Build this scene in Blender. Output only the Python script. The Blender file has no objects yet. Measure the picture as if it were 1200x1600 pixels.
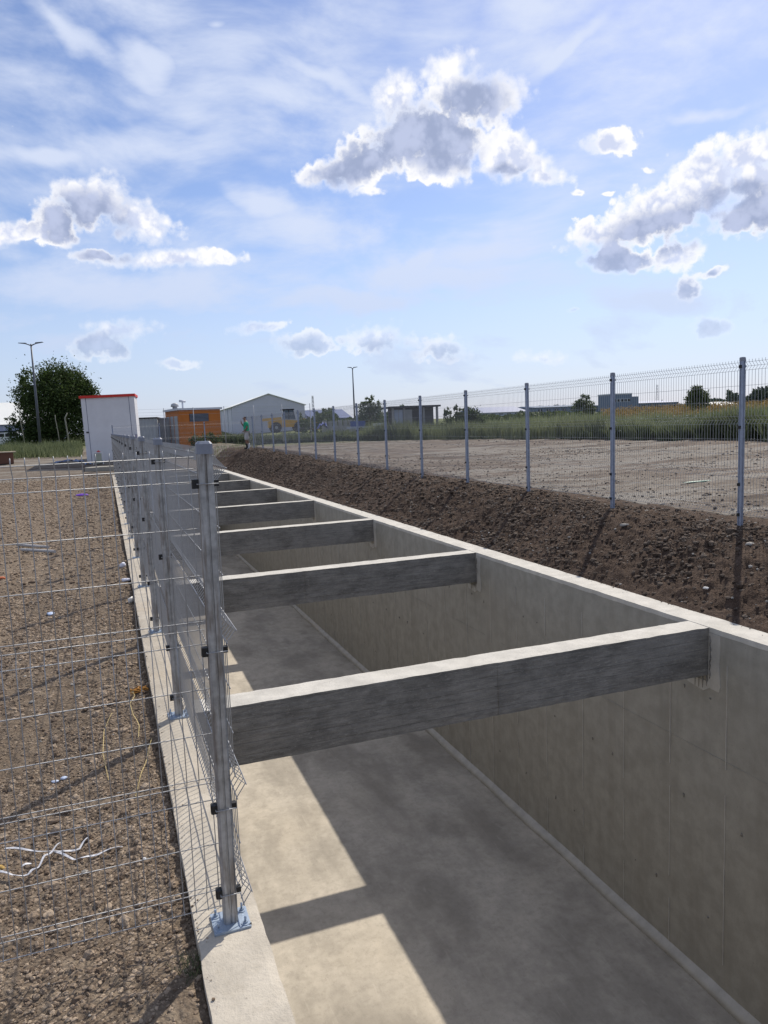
import bpy, bmesh, math, random
import numpy as np
from mathutils import Vector, Matrix, noise as mnoise
random.seed(7); RNG = np.random.default_rng(7)
S = bpy.context.scene
COL = S.collection
# ---------------------------------------------------------------- camera
F = Vector((0.341191, 0.93241, -0.119167)); R = Vector((0.9367, -0.347856, -0.039862)); U = Vector((0.07862, 0.098023, 0.992074))
cd = bpy.data.cameras.new('camera'); cam = bpy.data.objects.new('camera', cd); COL.objects.link(cam)
cam.matrix_world = Matrix((( R.x, U.x, -F.x, 0), (R.y, U.y, -F.y, 0), (R.z, U.z, -F.z, 0), (0, 0, 0, 1)))
cd.sensor_fit = 'VERTICAL'; cd.sensor_height = 36; cd.lens = 1171.0/1600*36
cd.clip_start = .05; cd.clip_end = 6000
S.camera = cam
S.cycles.max_bounces = 6; S.cycles.diffuse_bounces = 3; S.cycles.transparent_max_bounces = 8
S.render.resolution_x = 768; S.render.resolution_y = 1024
# ---------------------------------------------------------------- node helper
class NT:
    def __init__(s, tree): s.t = tree; s.n = tree.nodes; s.l = tree.links
    def new(s, t, **k):
        n = s.n.new(t)
        for a, b in k.items(): setattr(n, a, b)
        return n
    def put(s, sock, v):
        if v is None: return
        if isinstance(v, bpy.types.NodeSocket): s.l.new(v, sock)
        else: sock.default_value = v
    def math(s, op, a, b=None, c=None, clamp=False):
        n = s.new('ShaderNodeMath', operation=op, use_clamp=clamp); s.put(n.inputs[0], a); s.put(n.inputs[1], b); s.put(n.inputs[2], c); return n.outputs[0]
    def vmath(s, op, a, b=None, scale=None):
        n = s.new('ShaderNodeVectorMath', operation=op); s.put(n.inputs[0], a); s.put(n.inputs[1], b)
        if scale is not None: s.put(n.inputs['Scale'], scale)
        return n.outputs['Value'] if op in ('LENGTH', 'DOT_PRODUCT', 'DISTANCE') else n.outputs['Vector']
    def mapping(s, v, loc=(0,0,0), rot=(0,0,0), sc=(1,1,1), vt='POINT'):
        n = s.new('ShaderNodeMapping', vector_type=vt); s.put(n.inputs[0], v)
        n.inputs[1].default_value = loc; n.inputs[2].default_value = rot; n.inputs[3].default_value = sc; return n.outputs[0]
    def noise(s, v, scale, detail=4, rough=.55, dist=0, color=False):
        n = s.new('ShaderNodeTexNoise'); s.put(n.inputs['Vector'], v); n.inputs['Scale'].default_value = scale
        n.inputs['Detail'].default_value = detail; n.inputs['Roughness'].default_value = rough; n.inputs['Distortion'].default_value = dist
        return n.outputs['Color' if color else 'Fac']
    def voro(s, v, scale, detail=0, feature='F1', out='Distance', rand=1):
        n = s.new('ShaderNodeTexVoronoi', feature=feature); s.put(n.inputs['Vector'], v); n.inputs['Scale'].default_value = scale
        if 'Detail' in n.inputs: n.inputs['Detail'].default_value = detail
        n.inputs['Randomness'].default_value = rand
        return n.outputs[out]
    def ss(s, v, a, b, lo=0, hi=1):
        n = s.new('ShaderNodeMapRange', interpolation_type='SMOOTHSTEP'); s.put(n.inputs[0], v)
        n.inputs[1].default_value = a; n.inputs[2].default_value = b; n.inputs[3].default_value = lo; n.inputs[4].default_value = hi; return n.outputs[0]
    def mix(s, f, a, b, mode='MIX'):
        n = s.new('ShaderNodeMix', data_type='RGBA', blend_type=mode); s.put(n.inputs[0], f)
        for i, v in ((6, a), (7, b)):
            if isinstance(v, (tuple, list)) and len(v) == 3: v = (*v, 1)
            s.put(n.inputs[i], v)
        return n.outputs[2]
    def ramp(s, f, stops):
        n = s.new('ShaderNodeValToRGB'); s.put(n.inputs[0], f); e = n.color_ramp.elements
        while len(e) < len(stops): e.new(.5)
        for q, (p, c) in zip(e, stops): q.position = p; q.color = (*c, 1) if len(c) == 3 else c
        return n.outputs[0]
    def bump(s, h, strength=.3, dist=.01, normal=None):
        n = s.new('ShaderNodeBump'); n.inputs['Strength'].default_value = strength; n.inputs['Distance'].default_value = dist
        s.put(n.inputs['Height'], h); s.put(n.inputs['Normal'], normal); return n.outputs[0]
# ---------------------------------------------------------------- world: Nishita sky with cumulus and cirrus, the same all the way round
SUN = Vector((2.72, 2.6, 3.78)).normalized()
W = bpy.data.worlds.new('World'); S.world = W; W.use_nodes = True
w = NT(W.node_tree); w.n.clear()
sky = w.new('ShaderNodeTexSky', sky_type='NISHITA'); sky.sun_disc = False
sky.sun_elevation = math.asin(SUN.z); sky.sun_rotation = math.atan2(SUN.x, SUN.y)
sky.altitude = 100; sky.air_density = 1.0; sky.dust_density = .6; sky.ozone_density = 2.2
SKY_STRENGTH = .115
CL=[(45.8, 16.0, 3.6, 1.5, 0), (46.5, 12.6, 3.2, 1.3, 5), (25.7, 19.3, 3.0, 1.9, 5), (41.3, 13.7, 4.0, 1.7, 5), (23.05, 19.6, 4.7, 2.07, 15.2), (27.27, 21.82, 3.4, 1.76, -5.0), (25.96, 23.57, 2.02, 1.02, 3.6), (19.25, 18.04, 3.91, 1.37, 13.3), (29.76, 21.61, 1.89, 1.39, -5.6), (22.23, 22.13, 2.07, 1.47, -3.0), (30.35, 17.9, 2.82, 1.63, -22.7), (32.58, 16.38, 2.0, 0.72, -5.8), (19.87, 16.3, 1.5, 0.41, -2.2), (25.3, 17.6, 2.77, 1.12, -3.9), (16.42, 17.42, 1.86, 0.73, 11.8), (0.51, 15.49, 2.67, 1.61, 12.0), (3.58, 14.43, 2.57, 1.41, -8.0), (-0.68, 16.01, 1.57, 1.01, 3.4), (-1.87, 13.98, 1.63, 1.35, 3.0), (5.35, 11.98, 5.2, 0.68, 2.2), (0.42, 12.06, 1.9, 0.5, 1.7), (8.95, 12.14, 1.83, 0.52, -0.0), (43.56, 14.77, 3.31, 1.6, -8.7), (39.08, 12.77, 4.36, 1.35, 10.9), (46.45, 14.7, 2.25, 1.57, -9.5), (37.59, 10.63, 2.39, 1.08, -15.3), (36.07, 12.59, 1.74, 0.83, -5.9), (41.59, 10.63, 1.96, 1.02, 14.1), (43.15, 16.17, 1.59, 0.75, -8.9), (36.97, 18.1, 2.02, 0.85, -3.0), (35.0, 15.13, 1.05, 0.4, -6.1), (36.95, 15.03, 0.93, 0.33, 2.8), (39.71, 16.08, 0.92, 0.35, -7.7), (-0.56, 21.19, 1.3, 0.28, 11.8), (6.43, 21.9, 1.2, 0.2, 2.6), (-4.87, 13.33, 1.69, 0.76, 13.3), (-4.14, 19.62, 0.8, 0.3, 5.9), (34.8, 7.53, 1.2, 0.35, 0.6), (43.71, 9.16, 1.24, 0.51, 9.4), (43.75, 5.51, 1.65, 0.86, 5.8), (42.22, 8.07, 0.9, 0.92, -5.7), (1.93, 7.2, 3.29, 1.14, -0.2), (0.35, 6.11, 2.58, 1.05, -0.3), (11.17, 7.24, 2.26, 0.5, 10.4), (14.64, 6.1, 2.86, 1.01, -1.8), (20.14, 6.15, 3.11, 1.29, -2.4), (24.9, 5.24, 2.61, 1.11, -2.8), (5.28, 4.8, 1.81, 0.45, -1.1), (32.4, 4.16, 2.73, 0.64, -3.3)]
GR=[(46.5, 12.2, 3.2, 1.1, 5), (25.6, 19.4, 2.9, 1.6, 8), (40.6, 12.4, 3.9, 1.2, 8), (-.2, 14.9, 2.6, 1.2, 5), (23.51, 19.57, 5.34, 1.8, 15.0), (27.48, 21.24, 2.69, 1.51, 3.5), (19.24, 17.88, 3.24, 0.97, 10.8), (25.79, 18.45, 2.3, 1.18, -4.0), (39.93, 11.64, 4.35, 1.18, 8.3), (37.37, 10.65, 2.61, 0.99, -15.3), (45.14, 13.57, 2.3, 0.92, -8.6), (-1.46, 14.0, 2.06, 1.43, 2.8), (0.61, 14.31, 1.9, 1.04, 2.4), (0.84, 12.08, 2.13, 0.5, 1.6), (43.67, 5.39, 1.8, 0.94, -4.8), (42.22, 7.94, 0.98, 1.01, -5.6), (0.34, 5.89, 2.58, 1.05, -0.4), (15.33, 5.62, 3.35, 1.02, -1.9), (20.58, 5.29, 2.88, 0.93, -2.4), (43.55, 9.06, 1.12, 0.45, -6.3), (34.71, 7.4, 1.07, 0.35, -4.3), (29.88, 17.15, 1.36, 0.48, -5.0), (24.89, 4.78, 2.38, 0.84, -2.7)]
CI=[(0.01, 25.37, 4.8, 0.84, -22.1), (4.59, 23.93, 2.67, 1.12, -51.5), (33.17, 26.35, 4.6, 1.35, -0.2), (34.87, 23.93, 3.98, 0.66, 29.8), (16.78, 23.75, 4.86, 0.85, -22.1), (4.36, 18.8, 7.55, 1.9, 1.7), (15.27, 13.47, 5.18, 1.7, -1.6), (23.69, 11.87, 4.06, 0.99, 29.9), (28.39, 12.03, 8.09, 1.93, -0.0), (9.33, 26.42, 1.33, 0.54, 2.3), (43.51, 19.42, 3.42, 0.51, -5.8), (25.53, 10.45, 11.86, 1.76, -4.2), (2.35, 9.8, 13.66, 1.7, -0.4), (12.6, 15.6, 2.71, 1.03, -19.0), (41.2, 7.53, 7.88, 1.69, -5.7), (18.83, 8.95, 9.49, 1.17, -2.7), (-2.67, 18.13, 3.19, 0.76, -0.2)]
tc = w.new('ShaderNodeTexCoord').outputs['Generated']
dirn = w.vmath('NORMALIZE', tc)
sx = w.new('ShaderNodeSeparateXYZ'); w.put(sx.inputs[0], dirn)
az = w.math('MULTIPLY', w.math('ARCTAN2', sx.outputs[0], sx.outputs[1]), 180/math.pi)
el = w.math('MULTIPLY', w.math('ARCSINE', sx.outputs[2]), 180/math.pi)
cx = w.new('ShaderNodeCombineXYZ'); w.put(cx.inputs[0], az); w.put(cx.inputs[1], el)
chart = cx.outputs[0]
def warp(v, scale, amp, detail=3):
    n = w.noise(dirn, scale, detail, .6, color=True)
    n = w.vmath('SUBTRACT', n, (.5, .5, .5)); n = w.vmath('MULTIPLY', n, (amp, amp*.8, 0)); return w.vmath('ADD', v, n)
c1 = warp(chart, 22, 1.6, 4)
c0 = warp(chart, 45, .9, 2)
c3 = warp(chart, 7, 5.0, 3)
def field(v, blobs, smooth=True, after=None):
    # each node is made to wait for the one before (a 1e-7 dependency), which keeps the shader's stack short
    acc = None
    for a, e, rx, ry, an in blobs:
        prev = acc if acc is not None else after
        vi = v
        if prev is not None:
            q = w.new('ShaderNodeVectorMath', operation='MULTIPLY_ADD'); w.put(q.inputs[0], prev); q.inputs[1].default_value = (1e-7, 1e-7, 0); w.put(q.inputs[2], v); vi = q.outputs[0]
        m = w.mapping(vi, loc=(a, e, 0), rot=(0, 0, math.radians(an)), sc=(rx, ry, 1), vt='TEXTURE')
        amp = -.4 if rx*ry < .4 and e > 19 else .42 if rx*ry < .6 else (.85 if e < 8.2 else (.75 if rx*ry < 1.2 else 1.0))      # small and low clouds are thinner
        d = w.math('MULTIPLY_ADD', w.vmath('LENGTH', m), -1.0, amp)
        if acc is None: acc = d
        elif smooth: acc = w.math('SMOOTH_MAX', acc, d, .25)
        else: acc = w.math('MAXIMUM', acc, d)
    return acc
D = field(c1, CL)
G = field(c1, GR, after=D)
# generic cloud cover for the rest of the sky
out = w.math('GREATER_THAN', w.vmath('LENGTH', w.mapping(chart, loc=(21, 14, 0), sc=(32, 18.5, 1), vt='TEXTURE')), 1)
outm = w.ss(w.vmath('LENGTH', w.mapping(chart, loc=(21, 12, 0), sc=(1, .8, 1), vt='TEXTURE')), 33, 40)
gen = w.noise(w.mapping(dirn, loc=(3, 1, 5), sc=(1, 1, 2.2)), 3.2, 4, .52)
genD = w.math('SUBTRACT', w.math('MULTIPLY', w.math('SUBTRACT', gen, .56), 5), w.math('MULTIPLY', w.math('SUBTRACT', 1, outm), 4))
D = w.math('MAXIMUM', D, genD)
G = w.math('MAXIMUM', G, w.math('SUBTRACT', genD, .3))
puff1 = w.voro(c0, .62, 0, 'F1'); puff2 = w.voro(c0, 1.5, 0, 'F1'); fine = w.noise(dirn, 48, 7, .68)
puff = w.math('MULTIPLY', w.math('SUBTRACT', .44, w.math('ADD', w.math('MULTIPLY', puff1, .5), w.math('MULTIPLY', puff2, .5))), .9)
dens = w.math('ADD', w.math('ADD', D, w.math('MULTIPLY', puff, 1.0)), w.math('MULTIPLY', w.math('SUBTRACT', fine, .5), 1.15))
dens = w.math('ADD', dens, .2)
soft = w.ss(w.noise(dirn, 9, 2, .5), .36, .6, .2, .95)
alpha = w.math('DIVIDE', w.math('ADD', dens, .05), soft); alpha = w.ss(alpha, 0, 1)
gd = w.math('ADD', w.math('ADD', G, w.math('MULTIPLY', puff, .4)), w.math('MULTIPLY', w.math('SUBTRACT', fine, .5), .45))
grey = w.math('MULTIPLY', w.ss(gd, -.45, .4), w.ss(dens, .1, .55))
shadeN = w.math('ADD', w.math('MULTIPLY', puff, .55), w.noise(dirn, 34, 4, .6))
white = w.mix(w.math('MULTIPLY', w.ss(shadeN, .58, .36), w.ss(dens, .25, .75)), (1.02, 1.02, 1.05), (.66, .72, .92))
core = w.mix(w.ss(shadeN, .3, .7), (.34, .405, .60), (.49, .56, .79))
ccol = w.mix(w.math('MULTIPLY', grey, .92), white, core)
# cirrus veils
C = field(c3, CI, after=G)
wisp = w.noise(w.vmath('ADD', w.mapping(dirn, sc=(1, 1, 2.6)), w.vmath('SCALE', w.noise(dirn, 3, 1, .5, color=True), scale=.28)), 9, 5, .6, 0)
cgen = w.math('MULTIPLY', w.math('SUBTRACT', w.noise(w.mapping(dirn, sc=(1, 1, 3)), 4.0, 3, .6), .45), 2.2)
veil = w.ss(w.math('ADD', w.math('MAXIMUM', C, cgen), w.math('MULTIPLY', w.math('SUBTRACT', wisp, .47), 2.1)), -.35, .95)
horizon = w.ss(el, 17, 0)
veil = w.math('MAXIMUM', w.math('MULTIPLY', veil, .85), w.math('MULTIPLY', horizon, .62))
k = 1.0
skyc = w.vmath('MULTIPLY', sky.outputs[0], (SKY_STRENGTH*.93, SKY_STRENGTH*.94, SKY_STRENGTH*1.09))
veilc = w.mix(horizon, (.74, .81, .98), (.55, .65, .88))
base = w.mix(veil, skyc, veilc)
# far clouds fade into the horizon air
fade = w.ss(el, 4, 13, .45, 1)
full = w.mix(w.math('MULTIPLY', alpha, fade), base, ccol)
ground_fade = w.ss(el, -3, 0)
full = w.mix(ground_fade, (.25, .22, .18), full)
# the same picture, expressed against a Background of strength .1
bg = w.new('ShaderNodeBackground'); w.put(bg.inputs[0], w.vmath('SCALE', full, scale=10)); bg.inputs[1].default_value = .1
ow = w.new('ShaderNodeOutputWorld'); w.l.new(bg.outputs[0], ow.inputs[0])
W.cycles.sampling_method = 'MANUAL'; W.cycles.sample_map_resolution = 512
# ---------------------------------------------------------------- sun, exposure
sl = bpy.data.lights.new('sun', 'SUN'); sl.energy = 4.9; sl.angle = math.radians(.53); sl.color = (1, .93, .82)
so = bpy.data.objects.new('sun', sl); COL.objects.link(so); so.rotation_euler = SUN.to_track_quat('Z', 'Y').to_euler(); so.location = (20, 20, 40)
S.view_settings.view_transform = 'Standard'; S.view_settings.look = 'None'; S.view_settings.gamma = 1; S.view_settings.exposure = 0.0
S.view_settings.use_curve_mapping = False
# ---------------------------------------------------------------- materials
def material(name, build, rough=.85, metal=0, spec=.3):
    m = bpy.data.materials.new(name); m.use_nodes = True; t = NT(m.node_tree); b = m.node_tree.nodes['Principled BSDF']
    b.inputs['Roughness'].default_value = rough; b.inputs['Metallic'].default_value = metal; b.inputs['Specular IOR Level'].default_value = spec
    pos = t.new('ShaderNodeNewGeometry').outputs['Position']; obj = t.new('ShaderNodeTexCoord').outputs['Object']
    build(t, b, pos, obj); return m
def plain(name, col, rough=.6, metal=0, var=.12, scale=8, spec=.4, bump=0):
    def f(t, b, pos, obj):
        n = t.noise(obj, scale, 5, .6)
        lo = tuple(c*(1-var) for c in col); hi = tuple(min(1, c*(1+var)) for c in col)
        t.put(b.inputs['Base Color'], t.ramp(n, [(.3, lo), (.7, hi)]))
        if bump: t.put(b.inputs['Normal'], t.bump(t.noise(obj, scale*4, 4), bump, .01))
    return material(name, f, rough, metal, spec)
def soil(name, dark, mid, light, bump=.8, sc=1, clod=0):
    def f(t, b, pos, obj):
        big = t.noise(pos, .35*sc, 5, .6); med = t.noise(pos, 7*sc, 6, .65); fin = t.noise(pos, 60*sc, 5, .7)
        c = t.ramp(med, [(.3, dark), (.5, mid), (.72, light)])
        c = t.mix(t.ss(fin, .35, .7), t.mix(.35, c, dark), t.mix(.3, c, light))
        c = t.mix(t.ss(big, .35, .65, 0, .5), c, tuple(x*.72 for x in mid))
        peb = t.voro(pos, 55*sc, 0, 'F1'); 
        c = t.mix(t.math('MULTIPLY', t.ss(peb, .16, .05), t.ss(t.noise(pos, 9, 2), .5, .6)), c, tuple(min(1, x*1.35) for x in light))
        if clod:
            ri = t.new('ShaderNodeNewGeometry').outputs['Random Per Island']
            c = t.mix(t.ss(ri, .15, .95, 0, .75), c, light); c = t.mix(t.ss(ri, .3, .0, 0, .6), c, dark)
        t.put(b.inputs['Base Color'], c)
        h = t.math('ADD', t.math('MULTIPLY', med, .6), t.math('ADD', t.math('MULTIPLY', fin, .35), t.math('MULTIPLY', peb, -.25)))
        t.put(b.inputs['Normal'], t.bump(h, bump, .03))
    return material(name, f, .95, 0, .15)
M = {}
M['soil_left'] = soil('dry_clod_soil', (.085, .062, .044), (.18, .138, .10), (.31, .25, .185), 1)  # dry soil, coloured darker for the shaded gaps between the clods
M['clod_left'] = soil('dry_clods', (.10, .071, .05), (.225, .165, .118), (.41, .325, .24), .8, 1, 1)  # dry clods, coloured paler than the soil for their lit tops
M['clod_berm'] = soil('shade_dark_clods', (.04, .028, .021), (.085, .06, .045), (.175, .14, .11), .8, 1, 1)  # bank clods, darkened in colour like the shaded slope they lie on
M['soil_berm'] = soil('shade_dark_dug_soil', (.034, .022, .016), (.075, .049, .035), (.14, .10, .073), 1)  # dug soil, its colour darkened for a slope turned from the sun
def ground_mat(t, b, pos, obj):
    sp = t.new('ShaderNodeSeparateXYZ'); t.put(sp.inputs[0], pos)
    big = t.noise(pos, .12, 5, .6); med = t.noise(pos, 3, 6, .65); fin = t.noise(pos, 28, 5, .7)
    dirt = t.ramp(med, [(.3, (.07, .055, .042)), (.5, (.125, .10, .078)), (.72, (.21, .178, .142))])
    dirt = t.mix(t.ss(fin, .3, .7, 0, .5), dirt, (.21, .18, .145))
    dirt = t.mix(t.ss(big, .4, .6, 0, .45), dirt, (.13, .095, .074))
    trk = t.noise(t.mapping(pos, rot=(0, 0, math.radians(20)), sc=(.06, .75, 1)), 1.6, 6, .68)     # wheel tracks run along the site
    dirt = t.mix(t.ss(trk, .5, .58, 0, .75), dirt, (.23, .212, .185))
    dirt = t.mix(t.ss(trk, .47, .40, 0, .75), dirt, (.075, .055, .043))
    grass = t.ramp(t.noise(pos, .5, 6, .7), [(.3, (.05, .07, .03)), (.5, (.12, .14, .055)), (.7, (.22, .20, .10))])
    dist = t.vmath('LENGTH', pos)
    f = t.ss(t.math('ADD', dist, t.math('MULTIPLY', t.noise(pos, .3, 3), 12)), 60, 74)
    t.put(b.inputs['Base Color'], t.mix(f, dirt, grass))
    t.put(b.inputs['Normal'], t.bump(t.math('ADD', med, t.math('MULTIPLY', fin, .4)), .7, .05))
M['ground'] = material('site_ground', ground_mat, .95, 0, .15)
def concrete(name, base, stains=0, dark=(.1, .1, .1), bump=.25, warm=(.46, .40, .31), planks=False, flecks=True, vert=0):
    def f(t, b, pos, obj):
        n1 = t.noise(pos, .55, 6, .6, .4); n2 = t.noise(pos, 5, 6, .65); n3 = t.noise(pos, 70, 4, .7)
        c = t.mix(t.ss(n2, .3, .7), tuple(x*.86 for x in base), tuple(min(1, x*1.1) for x in base))
        c = t.mix(t.ss(n1, .45, .7, 0, .4), c, warm)
        if stains:
            s = t.noise(t.mapping(pos, loc=(4, 2, 0), sc=(1.2, .55, 1)), .9, 7, .58, .15)
            c = t.mix(t.ss(s, .40, .66, 0, stains), c, dark)
            s2 = t.noise(t.mapping(pos, loc=(1, 7, 0), sc=(1, .8, 1)), 1.6, 6, .6, .2)
            c = t.mix(t.ss(s2, .55, .7, 0, stains*.6), c, tuple(x*1.2 for x in dark))
            c = t.mix(t.ss(t.noise(pos, 14, 6, .75), .48, .66, 0, .22), c, dark); c = t.mix(t.ss(t.voro(t.mapping(pos, rot=(0, 0, .7), sc=(3, .5, 1)), 5), .05, .015, 0, .5), c, tuple(x*.7 for x in dark))
            tr = t.noise(t.mapping(pos, rot=(0, 0, .5), sc=(9, 1.2, 1)), 2.5, 4, .6, .5)
            c = t.mix(t.ss(tr, .58, .72, 0, .16), c, tuple(min(1, x*1.35) for x in base))
        if vert:
            v = t.noise(t.mapping(pos, sc=(1, 3.0, .22)), 1.6, 5, .6)
            c = t.mix(t.ss(v, .45, .68, 0, vert), c, dark)
            v = t.noise(t.mapping(pos, loc=(3, 3, 3), sc=(1, 9, .5)), 1.5, 4, .6)
            c = t.mix(t.ss(v, .6, .72, 0, vert*.6), c, tuple(min(1, x*1.3) for x in base))
            spz = t.new('ShaderNodeSeparateXYZ'); t.put(spz.inputs[0], pos)
            
        if planks:
            p = t.noise(t.mapping(pos, sc=(1.6, 1, 12)), 2.4, 8, .78); q = t.noise(t.mapping(pos, sc=(.8, 1, 1.6)), 2.0, 7, .7)
            c = t.mix(t.ss(p, .42, .6, 0, .5), c, dark)
            c = t.mix(t.ss(q, .46, .62, 0, .4), c, tuple(x*.7 for x in dark))
            c = t.mix(t.ss(t.noise(pos, 1.1, 4, .6), .5, .62, 0, .4), c, tuple(x*1.25 for x in base))
            zz = t.new('ShaderNodeSeparateXYZ'); t.put(zz.inputs[0], pos)
            bd = t.math('PINGPONG', t.math('ADD', zz.outputs[2], t.math('MULTIPLY', n2, .006)), .047)
            c = t.mix(t.ss(bd, .004, .0, 0, .55), c, tuple(x*.6 for x in dark))
            c = t.mix(t.ss(t.noise(t.mapping(pos, sc=(1, 1, 2.2)), 26, 6, .8), .54, .68, 0, .55), c, tuple(min(1, x*1.5) for x in base))
            c = t.mix(t.ss(t.noise(t.mapping(pos, loc=(5, 5, 5), sc=(1, 1, 3)), 34, 5, .8), .56, .68, 0, .6), c, tuple(x*.55 for x in dark))
        if flecks:
            c = t.mix(t.ss(t.voro(pos, 11), .07, .03, 0, .5), c, tuple(x*.4 for x in base))
        c = t.mix(t.ss(n3, .5, .8, 0, .3), c, tuple(x*.6 for x in base))
        t.put(b.inputs['Base Color'], c)
        h = t.math('ADD', n3, t.math('MULTIPLY', n2, 1.2))
        if planks: h = t.math('ADD', h, t.math('MULTIPLY', t.noise(t.mapping(pos, sc=(1, 1, 14)), 2, 4, .6), 2))
        t.put(b.inputs['Normal'], t.bump(h, bump, .006))
    return material(name, f, .85, 0, .25)
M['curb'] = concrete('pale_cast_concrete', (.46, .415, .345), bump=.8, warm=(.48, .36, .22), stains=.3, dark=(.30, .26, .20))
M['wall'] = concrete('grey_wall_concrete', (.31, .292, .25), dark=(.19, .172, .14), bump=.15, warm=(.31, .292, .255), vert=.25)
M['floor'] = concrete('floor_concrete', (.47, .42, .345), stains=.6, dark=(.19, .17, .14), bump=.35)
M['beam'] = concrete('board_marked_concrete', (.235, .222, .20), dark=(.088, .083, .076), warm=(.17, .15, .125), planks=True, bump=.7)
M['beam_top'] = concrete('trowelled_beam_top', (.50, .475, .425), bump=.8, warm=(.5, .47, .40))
M['fillet'] = concrete('mortar_fillet', (.42, .40, .36), bump=.5)
def galv(t, b, pos, obj):
    n = t.noise(obj, 22, 4, .6); v = t.voro(obj, 60, 0, 'F1', 'Color')
    c = t.ramp(n, [(.3, (.25, .255, .26)), (.7, (.46, .465, .47))])
    st = t.noise(t.mapping(obj, sc=(8, 8, .8)), 3, 5, .6)
    c = t.mix(t.ss(st, .46, .62, 0, .7), c, (.15, .12, .095))
    t.put(b.inputs['Base Color'], c)
    t.put(b.inputs['Roughness'], t.math('ADD', .33, t.math('MULTIPLY', n, .3)))
M['galv'] = material('galvanised_steel', galv, .45, .55, .5)
M['wire'] = plain('zinc_wire', (.36, .365, .375), .5, .55, .1, 30, .5)
M['wire_h'] = plain('zinc_wire_painted_glint', (.55, .555, .56), .38, .5, .1, 30, .6)  # brighter copy of the zinc wire, glints put into its colour
M['galv_blue'] = plain('bright_zinc_tube', (.27, .31, .40), .42, .5, .14, 20, .5)
M['plate'] = plain('zinc_plate', (.34, .41, .50), .4, .5, .15, 15, .5)
M['black'] = plain('black_plastic', (.012, .012, .013), .5, 0, .1, 10)
M['cap'] = plain('grey_plastic_cap', (.21, .23, .28), .55, 0, .12, 30)
# ---------------------------------------------------------------- geometry helpers
class MB:
    def __init__(s): s.v = []; s.f = []; s.s = []
    def add(s, vs, fs, smooth=False):
        o = len(s.v); s.v += [tuple(v) for v in vs]; s.f += [tuple(i+o for i in f) for f in fs]; s.s += [smooth]*len(fs)
    def box(s, x0, x1, y0, y1, z0, z1, mat=None):
        vs = [Vector((x, y, z)) for z in (z0, z1) for y in (y0, y1) for x in (x0, x1)]
        if mat: vs = [mat @ v for v in vs]
        s.add(vs, [(0,2,3,1), (4,5,7,6), (0,1,5,4), (2,6,7,3), (0,4,6,2), (1,3,7,5)])
    def cbox(s, c, size, mat=None): s.box(c[0]-size[0]/2, c[0]+size[0]/2, c[1]-size[1]/2, c[1]+size[1]/2, c[2]-size[2]/2, c[2]+size[2]/2, mat)
    def tube(s, pts, r, n=6, caps=True, smooth=True):
        pts = [Vector(p) for p in pts]; rr = r if isinstance(r, (list, tuple)) else [r]*len(pts)
        o = len(s.v); prev = None
        for i, p in enumerate(pts):
            d = (pts[min(i+1, len(pts)-1)] - pts[max(i-1, 0)]).normalized()
            a = prev if prev is not None else (Vector((0, 0, 1)) if abs(d.z) < .9 else Vector((1, 0, 0)))
            x = (a - d*a.dot(d))
            if x.length < 1e-5: x = d.orthogonal()
            x.normalize(); y = d.cross(x); prev = x
            for k in range(n):
                an = 2*math.pi*(k+.5)/n; s.v.append(tuple(p + (x*math.cos(an) + y*math.sin(an))*rr[i]))
        for i in range(len(pts)-1):
            for k in range(n):
                s.f.append((o+i*n+k, o+i*n+(k+1) % n, o+(i+1)*n+(k+1) % n, o+(i+1)*n+k)); s.s.append(smooth)
        if caps:
            s.f.append(tuple(o+k for k in range(n))[::-1]); s.s.append(False)
            e = o+(len(pts)-1)*n; s.f.append(tuple(e+k for k in range(n))); s.s.append(False)
    def prism(s, prof, z0, z1, smooth=False):   # profile in xy
        n = len(prof); s.add([(x, y, z0) for x, y in prof]+[(x, y, z1) for x, y in prof],
              [tuple(range(n))[::-1], tuple(range(n, 2*n))]+[(i, (i+1) % n, n+(i+1) % n, n+i) for i in range(n)], smooth)
    def mesh(s, name, m=None):
        me = bpy.data.meshes.new(name); me.from_pydata(s.v, [], s.f); me.polygons.foreach_set('use_smooth', s.s)
        if m: me.materials.append(m)
        me.update(); return me
    def build(s, name, m, parent=None, **k): return link(name, s.mesh(name, m), parent, **k)
def link(name, me, parent=None, loc=None, rot=None):
    o = bpy.data.objects.new(name, me); COL.objects.link(o)
    if parent: o.parent = parent
    if loc is not None: o.location = loc
    if rot is not None: o.rotation_euler = rot
    return o
def tag(o, label=None, cat=None, group=None, kind=None):
    if cat and not kind: kind = 'thing'
    for a, b in (('label', label), ('category', cat), ('group', group), ('kind', kind)):
        if b: o[a] = b
    return o
def empty(name, loc=(0,0,0), rz=0, label=None, cat=None, group=None):
    o = bpy.data.objects.new(name, None); COL.objects.link(o); o.location = loc; o.rotation_euler = (0, 0, rz); o.empty_display_size = .2
    return tag(o, label, cat, group)
def fast_mesh(name, V, Fc, m, smooth=False):   # numpy arrays, all faces the same length
    me = bpy.data.meshes.new(name); k = Fc.shape[1]
    me.vertices.add(len(V)); me.vertices.foreach_set('co', np.ascontiguousarray(V, dtype=np.float32).ravel())
    me.loops.add(Fc.size); me.loops.foreach_set('vertex_index', np.ascontiguousarray(Fc, dtype=np.int32).ravel())
    me.polygons.add(len(Fc)); me.polygons.foreach_set('loop_start', np.arange(0, Fc.size, k, dtype=np.int32))
    me.polygons.foreach_set('use_smooth', np.full(len(Fc), smooth))
    if m: me.materials.append(m)
    me.update(calc_edges=True); me.validate(); return me
def _hash(ix, iy, seed):
    h = (ix.astype(np.int64)*374761393 + iy.astype(np.int64)*668265263 + seed*1442695041) & 0xffffffff
    h = ((h ^ (h >> 13))*1274126177) & 0xffffffff; h = h ^ (h >> 16)
    return (h & 0xffff)/65535.0
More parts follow.
